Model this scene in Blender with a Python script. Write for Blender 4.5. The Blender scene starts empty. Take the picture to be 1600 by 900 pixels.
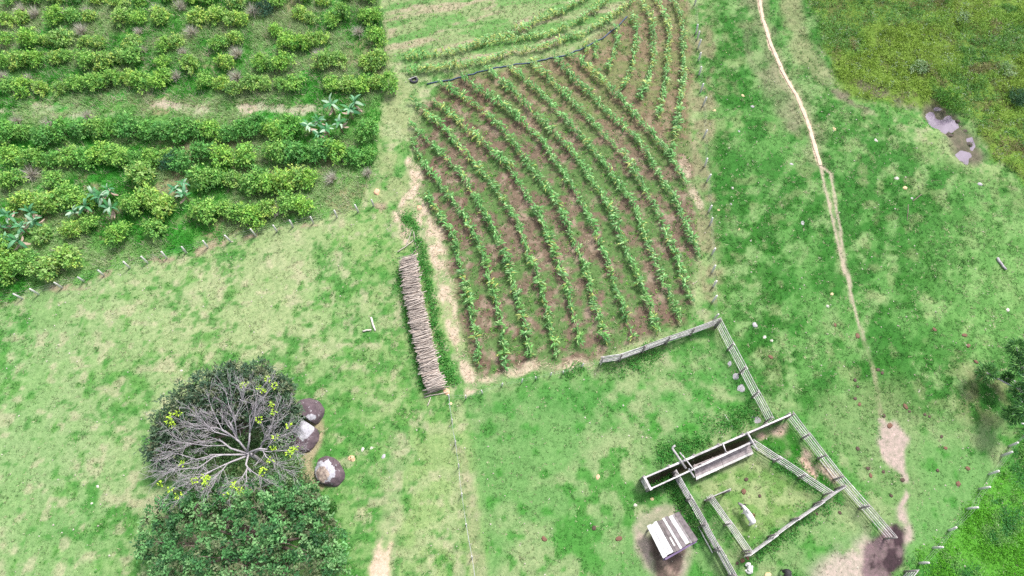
import bpy, bmesh, math, random
import numpy as np
from mathutils import Vector, Matrix, noise as mnoise

rnd = random.Random(7)
rng = np.random.default_rng(11)
scene = bpy.context.scene
COL = scene.collection

# ------------------------------------------------------------------ camera, sky, sun, exposure
CAM_H = 60.0                       # the drone's height above the field
FPX = 1050.0                       # focal length in pixels of a 1600 px wide frame
TILT = math.atan(490.0 / FPX)      # angle away from straight down
cam_d = bpy.data.cameras.new('camera')
cam = bpy.data.objects.new('camera', cam_d)
COL.objects.link(cam)
cam.location = (0, 0, CAM_H)
cam.rotation_euler = (TILT, 0, 0)
cam_d.sensor_fit = 'HORIZONTAL'
cam_d.sensor_width = 36.0
cam_d.lens = 36.0 * FPX / 1600.0
cam_d.clip_start = 0.5
cam_d.clip_end = 8000
scene.camera = cam

SUN_EL, SUN_AZ = math.radians(58), math.radians(35)
world = bpy.data.worlds.new('World')
scene.world = world
world.use_nodes = True
wn = world.node_tree
wn.nodes.clear()
sky = wn.nodes.new('ShaderNodeTexSky')
sky.sky_type = 'NISHITA'
sky.sun_disc = False
sky.sun_elevation = SUN_EL
sky.sun_rotation = SUN_AZ
sky.dust_density = 3.0
hs = wn.nodes.new('ShaderNodeHueSaturation')      # a cloud-veiled sky is whiter than a clear one
hs.inputs['Saturation'].default_value = 0.38
bg = wn.nodes.new('ShaderNodeBackground')
bg.inputs['Strength'].default_value = 0.125
wo = wn.nodes.new('ShaderNodeOutputWorld')
wn.links.new(sky.outputs[0], hs.inputs['Color'])
wn.links.new(hs.outputs[0], bg.inputs['Color'])
wn.links.new(bg.outputs[0], wo.inputs['Surface'])

sun_d = bpy.data.lights.new('sun', 'SUN')
sun_d.energy = 1.95
sun_d.angle = math.radians(10)
sun_d.color = (1.0, 0.96, 0.9)
sun = bpy.data.objects.new('sun', sun_d)
COL.objects.link(sun)
sdir = Vector((math.cos(SUN_EL) * math.sin(SUN_AZ), math.cos(SUN_EL) * math.cos(SUN_AZ), math.sin(SUN_EL)))
sun.rotation_euler = sdir.to_track_quat('Z', 'Y').to_euler()
sun.location = sdir * 200

vs = scene.view_settings
vs.view_transform = 'Standard'
vs.look = 'None'
vs.exposure = 1.1
vs.gamma = 1.0
vs.use_curve_mapping = False
scene.cycles.use_denoising = False      # fine grass and leaf texture would be smeared

# ------------------------------------------------------------------ helpers
TAB = rng.random((8, 256, 256))

def vnoise(x, y, s=0):
    x = np.asarray(x, float); y = np.asarray(y, float)
    xi = np.floor(x).astype(int); yi = np.floor(y).astype(int)
    fx = x - xi; fy = y - yi
    fx = fx * fx * (3 - 2 * fx); fy = fy * fy * (3 - 2 * fy)
    T = TAB[s % 8]
    a = T[xi & 255, yi & 255]; b = T[(xi + 1) & 255, yi & 255]
    c = T[xi & 255, (yi + 1) & 255]; d = T[(xi + 1) & 255, (yi + 1) & 255]
    return (a * (1 - fx) + b * fx) * (1 - fy) + (c * (1 - fx) + d * fx) * fy

def fbm(x, y, scale, s=0, octv=4):
    x = np.asarray(x, float) / scale; y = np.asarray(y, float) / scale
    v = 0; a = 0.5; t = 0
    for k in range(octv):
        v = v + a * vnoise(x + 17.3 * k + 100, y + 9.1 * k + 100, s + k); t += a
        a *= 0.5; x = x * 2.03; y = y * 2.03
    return v / t

def sstep(a, b, x):
    t = np.clip((x - a) / (b - a), 0, 1)
    return t * t * (3 - 2 * t)

CT, ST = math.cos(TILT), math.sin(TILT)

def to_px(x, y, z):
    dx, dy, dz = x, y, z - CAM_H
    c = dy * ST - dz * CT
    c = np.where(np.abs(c) < 1e-3, 1e-3, c)
    return 800 + FPX * dx / c, 450 - FPX * (dy * CT + dz * ST) / c

def ray_plane(px, py, z):
    u = (np.asarray(px, float) - 800) / FPX; v = (450 - np.asarray(py, float)) / FPX
    dx, dy, dz = u, ST + v * CT, -CT + v * ST
    t = (z - CAM_H) / dz
    return dx * t, dy * t

POND = ray_plane(1492, 206, 0)
POND_A, POND_B = ray_plane(1470, 180, 0), ray_plane(1517, 234, 0)

def pond_dist(x, y):
    ex, ey = POND_B[0] - POND_A[0], POND_B[1] - POND_A[1]
    t = np.clip(((x - POND_A[0]) * ex + (y - POND_A[1]) * ey) / (ex * ex + ey * ey), 0, 1)
    return np.sqrt((x - POND_A[0] - t * ex) ** 2 + (y - POND_A[1] - t * ey) ** 2)

def height(x, y):
    x = np.asarray(x, float); y = np.asarray(y, float)
    r = np.sqrt(x * x + (y - 35) ** 2)
    fade = 1 - sstep(90, 200, r)
    h = (fbm(x, y, 24, 0, 3) - 0.5) * 1.0 + (fbm(x, y, 5, 3, 2) - 0.5) * 0.22 * fade
    m = 1 - sstep(0.5, 3.0, pond_dist(x, y))
    return h - 0.45 * m + (fbm(x, y, 1.3, 6, 2) - 0.5) * 1.15 * np.sqrt(m) * (pond_dist(x, y) < 3.2)

def G(px, py, z=0.0):
    """ground point seen at a place of the photograph, raised by z above the ground there"""
    h = 0.0
    for _ in range(4):
        x, y = ray_plane(px, py, h)
        h = height(x, y)
    return Vector((float(x), float(y), float(h) + z))

def A(px, py, z):
    """point z metres above the ground that is SEEN at px, py"""
    h = 0.0
    for _ in range(5):
        x, y = ray_plane(px, py, h + z)
        h = float(height(x, y))
    return Vector((float(x), float(y), h + z))

def sdpoly(px, py, poly):
    """signed distance in the units of px, positive inside"""
    px = np.asarray(px, float); py = np.asarray(py, float)
    inside = np.zeros(px.shape, bool); dmin = np.full(px.shape, 1e12)
    n = len(poly)
    for i in range(n):
        x0, y0 = poly[i]; x1, y1 = poly[(i + 1) % n]
        ex, ey = x1 - x0, y1 - y0
        t = np.clip(((px - x0) * ex + (py - y0) * ey) / (ex * ex + ey * ey + 1e-9), 0, 1)
        dmin = np.minimum(dmin, (px - x0 - t * ex) ** 2 + (py - y0 - t * ey) ** 2)
        if y0 != y1:
            c = ((y0 > py) != (y1 > py)) & (px < ex * (py - y0) / (y1 - y0) + x0)
            inside ^= c
    d = np.sqrt(dmin)
    return np.where(inside, d, -d)

def dline(px, py, pts):
    """distance to a polyline"""
    px = np.asarray(px, float); py = np.asarray(py, float)
    dmin = np.full(px.shape, 1e12)
    for (x0, y0), (x1, y1) in zip(pts[:-1], pts[1:]):
        ex, ey = x1 - x0, y1 - y0
        t = np.clip(((px - x0) * ex + (py - y0) * ey) / (ex * ex + ey * ey + 1e-9), 0, 1)
        dmin = np.minimum(dmin, (px - x0 - t * ex) ** 2 + (py - y0 - t * ey) ** 2)
    return np.sqrt(dmin)

# ------------------------------------------------------------------ object helpers
def tag(o, label=None, cat=None, group=None, kind=None):
    if label: o['label'] = label
    if cat: o['category'] = cat
    if group: o['group'] = group
    if kind: o['kind'] = kind
    return o

def empty(name, loc, label=None, cat=None, group=None, rz=0.0):
    o = bpy.data.objects.new(name, None)
    o.location = loc
    o.rotation_euler = (0, 0, rz)
    o.empty_display_size = 0.3
    COL.objects.link(o)
    return tag(o, label, cat, group)

def link(name, me, parent=None):
    o = bpy.data.objects.new(name, me)
    COL.objects.link(o)
    if parent is not None:
        o.parent = parent
    return o

def np_mesh(name, V, F, mats, colv=None, smooth=False, mi=None):
    """V (n,3); F (m,k) one polygon size, or a list of such arrays; colv (n,3) point colours"""
    me = bpy.data.meshes.new(name)
    V = np.ascontiguousarray(V, np.float32)
    Fs = F if isinstance(F, list) else [F]
    Fs = [np.asarray(f, np.int32) for f in Fs if len(f)]
    loops = np.concatenate([f.ravel() for f in Fs])
    tot = np.concatenate([np.full(len(f), f.shape[1], np.int32) for f in Fs])
    start = np.concatenate([[0], np.cumsum(tot)[:-1]]).astype(np.int32)
    me.vertices.add(len(V)); me.vertices.foreach_set('co', V.ravel())
    me.loops.add(len(loops)); me.loops.foreach_set('vertex_index', loops)
    me.polygons.add(len(tot)); me.polygons.foreach_set('loop_start', start); me.polygons.foreach_set('loop_total', tot)
    if mi is not None:
        me.polygons.foreach_set('material_index', np.asarray(mi, np.int32))
    me.polygons.foreach_set('use_smooth', np.full(len(tot), smooth))
    for m in (mats if isinstance(mats, (list, tuple)) else [mats]):
        me.materials.append(m)
    if colv is not None:
        a = me.attributes.new('tone', 'FLOAT_COLOR', 'POINT')
        c = np.ones((len(V), 4), np.float32); c[:, :3] = np.clip(colv, 0, 1)
        a.data.foreach_set('color', c.ravel())
    me.update(calc_edges=True)
    me.validate()
    return me

def unit(v):
    return v / np.maximum(np.linalg.norm(v, axis=-1, keepdims=True), 1e-9)

def leaves(base, direc, normal, L, W, droop=0.0):
    """diamond-shaped leaf blades: base (n,3), direction, up normal, length, width -> V, F(quads)"""
    n = len(base)
    direc = unit(direc); side = unit(np.cross(direc, normal)); up = unit(np.cross(side, direc))
    L = np.broadcast_to(np.asarray(L, float), (n,))[:, None]; W = np.broadcast_to(np.asarray(W, float), (n,))[:, None]
    mid = base + direc * L * 0.5
    tip = base + direc * L - up * L * droop
    V = np.stack([base, mid + side * W / 2 + up * L * 0.04, tip, mid - side * W / 2 + up * L * 0.04], 1).reshape(-1, 3)
    F = np.arange(n * 4).reshape(n, 4)
    return V, F

def rdir(n, up=0.0):
    v = rng.normal(size=(n, 3)); v[:, 2] += up
    return unit(v)

class Tubes:
    def __init__(s): s.V = []; s.F = []; s.n = 0; s.C = []
    def tube(s, pts, rad, sides=6, col=None, cap=True):
        pts = [np.array(p, float) for p in pts]
        m = len(pts)
        rad = np.broadcast_to(np.asarray(rad, float), (m,))
        ref = np.array([0.0, 0.0, 1.0]) if abs(unit(pts[-1] - pts[0])[2]) < 0.9 else np.array([1.0, 0, 0])
        ring = []
        for i in range(m):
            d = unit(pts[min(i + 1, m - 1)] - pts[max(i - 1, 0)])
            a = unit(np.cross(d, ref)); b = np.cross(d, a)
            an = np.arange(sides) * 2 * math.pi / sides
            ring.append(pts[i] + rad[i] * (np.cos(an)[:, None] * a + np.sin(an)[:, None] * b))
        V = np.concatenate(ring); F = []
        for i in range(m - 1):
            for k in range(sides):
                k2 = (k + 1) % sides
                F.append((i * sides + k, i * sides + k2, (i + 1) * sides + k2, (i + 1) * sides + k))
        if cap:
            V = np.concatenate([V, [pts[0]], [pts[-1]]])
            c0, c1 = len(V) - 2, len(V) - 1
            for k in range(sides):
                k2 = (k + 1) % sides
                F.append((c0, c0, k2, k)); F.append((c1, c1, (m - 1) * sides + k, (m - 1) * sides + k2))
        s.add(V, F, col)
    def add(s, V, F, col=None):
        s.V.append(np.asarray(V, float)); s.F += [tuple(i + s.n for i in f) for f in F]; s.n += len(V)
        s.C.append(np.tile(np.array(col if col is not None else (0.5, 0.5, 0.5), float), (len(V), 1)))
    def box(s, c, ax, ay, az, col=None):
        """box with centre c and half-axis vectors"""
        c, ax, ay, az = (np.array(v, float) for v in (c, ax, ay, az))
        V = [c + i * ax + j * ay + k * az for k in (-1, 1) for j in (-1, 1) for i in (-1, 1)]
        s.add(V, [(0, 2, 3, 1), (4, 5, 7, 6), (0, 1, 5, 4), (2, 6, 7, 3), (0, 4, 6, 2), (1, 3, 7, 5)], col)
    def mesh(s, name, mat, smooth=False, use_col=False):
        V = np.concatenate(s.V)
        me = bpy.data.meshes.new(name)
        F = [tuple(dict.fromkeys(f)) for f in s.F]
        me.from_pydata([tuple(v) for v in V], [], F)
        me.materials.append(mat)
        if use_col:
            a = me.attributes.new('tone', 'FLOAT_COLOR', 'POINT')
            c = np.ones((len(V), 4), np.float32); c[:, :3] = np.concatenate(s.C)
            a.data.foreach_set('color', c.ravel())
        me.polygons.foreach_set('use_smooth', [smooth] * len(me.polygons))
        me.update()
        return me
    def build(s, name, mat, parent=None, smooth=False, use_col=False):
        return link(name, s.mesh(name, mat, smooth, use_col), parent)

# ------------------------------------------------------------------ materials
def new_mat(name):
    m = bpy.data.materials.new(name); m.use_nodes = True
    nt = m.node_tree; nt.nodes.clear()
    out = nt.nodes.new('ShaderNodeOutputMaterial')
    p = nt.nodes.new('ShaderNodeBsdfPrincipled')
    nt.links.new(p.outputs[0], out.inputs['Surface'])
    return m, nt, p, out

def n_noise(nt, scale, detail=4, rough=0.6, vec=None, dim='3D'):
    t = nt.nodes.new('ShaderNodeTexNoise'); t.noise_dimensions = dim
    t.inputs['Scale'].default_value = scale; t.inputs['Detail'].default_value = detail
    t.inputs['Roughness'].default_value = rough
    if vec is not None: nt.links.new(vec, t.inputs['Vector'])
    return t.outputs[0]

def n_coord(nt, kind='Object'):
    return nt.nodes.new('ShaderNodeTexCoord').outputs[kind]

def n_ramp(nt, fac, stops):
    r = nt.nodes.new('ShaderNodeValToRGB')
    e = r.color_ramp.elements
    while len(e) < len(stops): e.new(0.5)
    for k, (p, c) in enumerate(stops):
        e[k].position = p; e[k].color = (c[0], c[1], c[2], 1) if not isinstance(c, (int, float)) else (c, c, c, 1)
    nt.links.new(fac, r.inputs[0])
    return r.outputs[0]

def n_mix(nt, mode, a, b, fac=1.0):
    m = nt.nodes.new('ShaderNodeMix'); m.data_type = 'RGBA'; m.blend_type = mode
    def put(sock, v):
        if isinstance(v, (tuple, list)): sock.default_value = (*v[:3], 1)
        elif isinstance(v, (int, float)): sock.default_value = v
        else: nt.links.new(v, sock)
    put(m.inputs[0], fac); put(m.inputs[6], a); put(m.inputs[7], b)
    return m.outputs[2]

def n_attr(nt, name='tone'):
    a = nt.nodes.new('ShaderNodeAttribute'); a.attribute_name = name
    return a.outputs['Color']

def n_bump(nt, p, h, strength=0.5, dist=0.05):
    b = nt.nodes.new('ShaderNodeBump'); b.inputs['Strength'].default_value = strength; b.inputs['Distance'].default_value = dist
    nt.links.new(h, b.inputs['Height']); nt.links.new(b.outputs[0], p.inputs['Normal'])

def leaf_mat(name, transl=0.25, rough=0.5, spec=0.3, hue_var=0.0):
    """leaf whose colour is the mesh's own tone attribute, with light passing through"""
    m, nt, p, out = new_mat(name)
    c = n_attr(nt)
    if hue_var:
        oi = nt.nodes.new('ShaderNodeObjectInfo')
        v = n_ramp(nt, oi.outputs['Random'], [(0, (1 - hue_var, 1 - hue_var * 0.8, 1)), (1, (1 + hue_var, 1 + hue_var * 0.5, 0.9))])
        c = n_mix(nt, 'MULTIPLY', c, v)
    nt.links.new(c, p.inputs['Base Color'])
    p.inputs['Roughness'].default_value = rough
    p.inputs['Specular IOR Level'].default_value = spec
    t = nt.nodes.new('ShaderNodeBsdfTranslucent'); nt.links.new(c, t.inputs['Color'])
    mx = nt.nodes.new('ShaderNodeMixShader'); mx.inputs[0].default_value = transl
    nt.links.new(p.outputs[0], mx.inputs[1]); nt.links.new(t.outputs[0], mx.inputs[2])
    nt.links.new(mx.outputs[0], out.inputs['Surface'])
    return m

def simple_mat(name, c1, c2, scale=3.0, rough=0.8, detail=5, bump=0.3, bdist=0.02, stretch=None, spec=0.3, obj_var=0.0):
    m, nt, p, out = new_mat(name)
    v = n_coord(nt)
    if stretch:
        mp = nt.nodes.new('ShaderNodeMapping'); mp.inputs['Scale'].default_value = stretch
        nt.links.new(v, mp.inputs[0]); v = mp.outputs[0]
    f = n_noise(nt, scale, detail, 0.65, v)
    c = n_ramp(nt, f, [(0.3, c1), (0.7, c2)])
    if obj_var:
        oi = nt.nodes.new('ShaderNodeObjectInfo')
        c = n_mix(nt, 'MULTIPLY', c, n_ramp(nt, oi.outputs['Random'], [(0, 1 - obj_var), (1, 1.0)]))
    nt.links.new(c, p.inputs['Base Color'])
    p.inputs['Roughness'].default_value = rough; p.inputs['Specular IOR Level'].default_value = spec
    if bump: n_bump(nt, p, f, bump, bdist)
    return m

M_LEAF = leaf_mat('foliage')
M_LEAFV = leaf_mat('foliage_varied', hue_var=0.14)
M_BANANA = leaf_mat('banana_leaf', 0.25, 0.5, 0.3)
M_GRASS = leaf_mat('grass_blade', 0.3, 0.65, 0.15)
M_BARK = simple_mat('bark', (0.10, 0.075, 0.06), (0.24, 0.19, 0.16), 4)
M_PALE_BARK = simple_mat('pale_bark', (0.29, 0.26, 0.28), (0.50, 0.47, 0.50), 5)
M_RAIL = simple_mat('weathered_rail', (0.36, 0.335, 0.335), (0.80, 0.77, 0.78), 2.6, obj_var=0.38)
M_RAILPOST = simple_mat('weathered_post', (0.20, 0.17, 0.17), (0.42, 0.38, 0.37), 3, obj_var=0.2)
M_WHITEPOST = simple_mat('pale_post', (0.5, 0.48, 0.45), (0.8, 0.79, 0.77), 3, obj_var=0.2)
M_WIRE = simple_mat('galvanised_wire', (0.3, 0.31, 0.33), (0.45, 0.46, 0.48), 8, rough=0.5, bump=0)
M_DARKWOOD = simple_mat('dark_board', (0.10, 0.08, 0.085), (0.24, 0.20, 0.20), 2.5)  # dark brown boards of race walls, beams and trough
M_POLE = simple_mat('dry_pole', (0.37, 0.31, 0.27), (0.68, 0.60, 0.54), 3, obj_var=0.5)
M_POLE2 = simple_mat('dry_pole_lower', (0.40, 0.32, 0.28), (0.6, 0.5, 0.44), 3)
M_ORANGE = simple_mat('orange_stone', (0.50, 0.30, 0.18), (0.70, 0.48, 0.32), 2.5, bump=0.5, bdist=0.05)
M_PALESTONE = simple_mat('pale_stone', (0.42, 0.38, 0.34), (0.70, 0.66, 0.60), 3, bump=0.5, bdist=0.04)
M_YELLOWSTONE = simple_mat('tan_stone', (0.5, 0.38, 0.2), (0.72, 0.58, 0.36), 3, bump=0.5, bdist=0.04)
M_GREYSTONE = simple_mat('grey_stone', (0.30, 0.28, 0.30), (0.52, 0.50, 0.52), 3, bump=0.5, bdist=0.04)
M_DUNG = simple_mat('dung', (0.05, 0.035, 0.028), (0.12, 0.08, 0.06), 8)
M_REDSOIL = simple_mat('red_earth', (0.12, 0.06, 0.04), (0.2, 0.11, 0.075), 6)
M_HOSE = simple_mat('blue_hose', (0.03, 0.05, 0.10), (0.08, 0.12, 0.2), 4, rough=0.45, bump=0)
M_RUBBER = simple_mat('black_rubber', (0.025, 0.025, 0.035), (0.07, 0.065, 0.085), 5, rough=0.6)

# ------------------------------------------------------------------ where the ground is what (all places are spots of the field)
FENCE_LINE = [(-30, 482), (24, 466), (36, 467), (61, 460), (100, 451), (133, 441), (164, 431), (204, 419), (231, 412), (261, 404), (291, 395), (325, 388), (361, 379), (400, 371), (433, 362), (458, 355), (490, 349), (526, 340), (560, 333), (600, 322)]
COFFEE = [(-900, -900), (590, -900), (596, 0), (606, 120), (590, 170), (585, 230), (580, 290), (560, 326), (480, 346), (400, 364), (260, 400), (150, 430), (60, 456), (0, 474), (-900, 700)]
CORN = [(646, 185), (690, 128), (790, 106), (885, 88), (960, 40), (1010, -60), (1070, -60), (1082, 60), (1082, 250), (1095, 330), (1092, 420), (1070, 500), (1010, 535), (935, 560), (800, 585), (745, 590), (715, 480), (690, 380), (655, 300)]
STUBBLE = [(612, -900), (1085, -900), (1060, -30), (1005, -5), (885, 78), (790, 98), (640, 120), (606, 80)]
SCRUB = [(1235, -900), (1262, 0), (1290, 60), (1308, 125), (1330, 158), (1380, 160), (1430, 165), (1470, 170), (1520, 190), (1548, 235), (1600, 285), (2600, 700), (2600, -900)]
LUSH = [(1095, -900), (1240, -900), (1300, 150), (1600, 290), (2600, 800), (2600, 700), (1440, 660), (1230, 640), (1200, 655), (1118, 505), (1090, 300)]
BRUSH = [(1405, 905), (1440, 872), (1480, 838), (1520, 790), (1560, 735), (1600, 680), (1700, 560), (2600, 500), (2600, 1500), (1380, 1500)]
PATH = [(1183, -160), (1186, -60), (1187, 0), (1192, 30), (1205, 70), (1222, 110), (1245, 150), (1260, 185), (1268, 210), (1276, 238), (1282, 258)]
PATH_A = [(1282, 258), (1286, 275), (1292, 300), (1300, 335), (1305, 360), (1312, 385), (1318, 420), (1328, 450), (1336, 480), (1343, 505), (1350, 530)]
PATH_B = [(1282, 258), (1297, 272), (1303, 292), (1308, 330), (1312, 352), (1317, 385), (1321, 415), (1329, 450)]
PATH_LOW = [(1350, 530), (1357, 550), (1366, 585), (1372, 620), (1382, 655)]
PATH_DIRT = [(1382, 655), (1390, 690), (1402, 715), (1409, 745), (1412, 775), (1408, 800), (1418, 830), (1424, 848)]
POND_POLY = [(1464, 172), (1478, 172), (1488, 186), (1502, 180), (1512, 188), (1510, 205), (1522, 215), (1534, 222), (1534, 236), (1516, 242), (1506, 248), (1500, 232), (1486, 222), (1472, 206), (1464, 190)]

def zones(x, y, z=None):
    if z is None: z = height(x, y)
    px, py = to_px(x, y, z)
    # edges wander a little, as growth does
    jx = (fbm(x, y, 2.2, 1, 3) - 0.5) * 26; jy = (fbm(x, y, 2.2, 5, 3) - 0.5) * 26
    qx, qy = px + jx, py + jy
    Z = {}
    Z['px'], Z['py'] = px, py
    Z['coffee'] = sstep(-5, 5, sdpoly(qx, qy, COFFEE))
    Z['corn'] = sstep(-9, 9, sdpoly(qx, qy, CORN))
    Z['stubble'] = sstep(-7, 7, sdpoly(qx, qy, STUBBLE))
    Z['scrub'] = sstep(-9, 9, sdpoly(qx, qy, SCRUB))
    Z['lush'] = sstep(-22, 40, sdpoly(qx, qy, LUSH))
    Z['brush'] = sstep(-14, 14, sdpoly(qx, qy, BRUSH))
    k2x, k2y = px + jx * 0.25, py + jy * 0.25
    Z['path'] = 1 - sstep(0, 2.4, dline(k2x, k2y, PATH) - 1.7)
    Z['pathab'] = 1 - sstep(0, 2.4, np.minimum(dline(k2x, k2y, PATH_A) - 1.2 + 1.0 * sstep(440, 560, py), dline(k2x, k2y, PATH_B) - 0.9))
    Z['pathedge'] = 1 - sstep(0, 14, dline(qx, qy, PATH) - 6)
    lower = 1 - sstep(0, 3, dline(k2x, k2y, PATH_LOW) - 1.6)
    dirt = 1 - sstep(0, 7, dline(qx, qy, PATH_DIRT) - 1.5)
    dirt = np.maximum(dirt, sstep(-4, 5, sdpoly(qx, qy, [(1372, 668), (1395, 655), (1420, 690), (1418, 730), (1412, 745), (1392, 732), (1372, 715)])))
    dirt = np.maximum(dirt, sstep(-6, 6, sdpoly(qx, qy, [(1402, 795), (1418, 792), (1432, 850), (1420, 865)])))
    Z['dirt'] = dirt; Z['lowpath'] = lower
    mud = sstep(-5, 4, sdpoly(qx, qy, [(1346, 862), (1352, 842), (1372, 838), (1388, 820), (1404, 818), (1420, 850), (1412, 880), (1396, 915), (1370, 925), (1352, 895)]))
    Z['mud'] = mud
    Z['pen'] = sstep(-22, 18, sdpoly(qx, qy, [(1318, 858), (1350, 830), (1362, 850), (1360, 930), (1270, 960), (1278, 892)]))
    ring = sstep(-6, 9, sdpoly(qx, qy, [(990, 830), (1008, 802), (1040, 787), (1075, 797), (1092, 825), (1092, 870), (1078, 905), (1040, 925), (1008, 900), (988, 860)]))
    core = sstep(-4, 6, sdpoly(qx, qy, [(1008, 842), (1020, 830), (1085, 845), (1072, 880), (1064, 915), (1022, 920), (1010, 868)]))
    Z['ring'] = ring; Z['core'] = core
    tan = 1 - sstep(0, 7, dline(qx, qy, [(650, 318), (668, 345), (683, 385), (690, 430), (703, 480), (712, 530), (727, 580), (735, 600)]) - 7)
    tan = np.maximum(tan, 1 - sstep(0, 6, dline(qx, qy, [(645, 255), (650, 280), (638, 300), (628, 325)]) - 5))
    tan = np.maximum(tan, 1 - sstep(0, 6, dline(qx, qy, [(618, 338), (630, 350), (640, 372)]) - 4))
    tan = np.maximum(tan, (1 - sstep(0, 6, dline(qx, qy, [(725, 604), (745, 596), (790, 588), (830, 575), (915, 568)]) - 5)) * 0.8)
    tan = np.maximum(tan, (1 - sstep(0, 6, dline(qx, qy, [(1066, 255), (1072, 285), (1088, 312)]) - 4)) * 0.8)
    Z['tan'] = tan
    trk = (1 - sstep(0, 6, dline(qx, qy, [(-200, 176), (30, 174), (130, 170), (250, 166), (340, 172), (440, 170), (500, 168), (590, 165)]) - 5))
    Z['track'] = trk * sstep(0.32, 0.58, fbm(x, y, 3, 2, 3))
    Z['fenceline'] = 1 - sstep(0, 6, dline(qx, qy, FENCE_LINE) - 2.5)
    Z['strip'] = 1 - sstep(0, 18, np.abs(qx - 626 - (qy - 60) * 0.02)) if False else sstep(-12, 12, sdpoly(qx, qy, [(602, 60), (640, 120), (650, 190), (655, 300), (640, 330), (580, 330), (590, 200), (606, 120)]))
    Z['leftpath'] = (1 - sstep(0, 12, dline(qx, qy, [(628, 690), (618, 760), (608, 830), (604, 920)]) - 8))
    Z['pinkdirt'] = sstep(-4, 5, sdpoly(qx, qy, [(585, 850), (598, 840), (602, 870), (610, 818), (613, 850), (609, 925), (592, 925), (580, 880)]))
    Z['wirepath'] = (1 - sstep(0, 8, dline(qx, qy, [(712, 690), (724, 750), (735, 800), (745, 860), (752, 920)]) - 4))
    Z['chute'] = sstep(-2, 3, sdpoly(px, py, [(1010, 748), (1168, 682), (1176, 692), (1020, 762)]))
    Z['rightdry'] = sstep(-20, 25, sdpoly(qx, qy, [(1320, 600), (1400, 590), (1450, 660), (1440, 780), (1400, 830), (1300, 700), (1270, 650)]))
    Z['innerlush'] = sstep(-6, 6, sdpoly(qx, qy, [(1185, 690), (1228, 662), (1310, 752), (1290, 765)]))
    Z['pond'] = sstep(-3, 5, sdpoly(px, py, POND_POLY))
    Z['scrubmud'] = 1 - sstep(0, 9, dline(qx, qy, [(1305, 140), (1330, 160), (1360, 170)]) - 3)
    Z['scrubmud'] = np.maximum(Z['scrubmud'], (1 - sstep(0, 8, dline(qx, qy, [(1350, 135), (1380, 150), (1430, 162), (1465, 172)]) - 4)) * 0.8)
    Z['barestrip'] = 1 - sstep(0, 16, dline(qx, qy, [(1165, -60), (1185, 90), (1215, 140), (1235, 195)]) - 10)
    Z['barestrip2'] = 1 - sstep(0, 14, dline(qx, qy, [(1225, -60), (1240, 40), (1262, 95), (1290, 120)]) - 8)
    Z['fw'] = 1 - sstep(0, 10, dline(qx, qy, [(1100, 60), (1096, 250), (1110, 400), (1112, 470)]) - 10)
    Z['bould'] = 1 - sstep(0, 8, np.minimum(dline(qx, qy, [(497, 665), (490, 700), (478, 745), (500, 752)]), 1e9) - 8)
    Z['righttree'] = sstep(-25, 25, sdpoly(qx, qy, [(1500, 570), (1590, 570), (1650, 640), (1640, 690), (1540, 680), (1500, 640)]))
    return Z

def C3(*c): return np.array(c, float)

def mixc(c, t, f):
    return c * (1 - f[:, None]) + np.asarray(t, float) * f[:, None]

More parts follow.
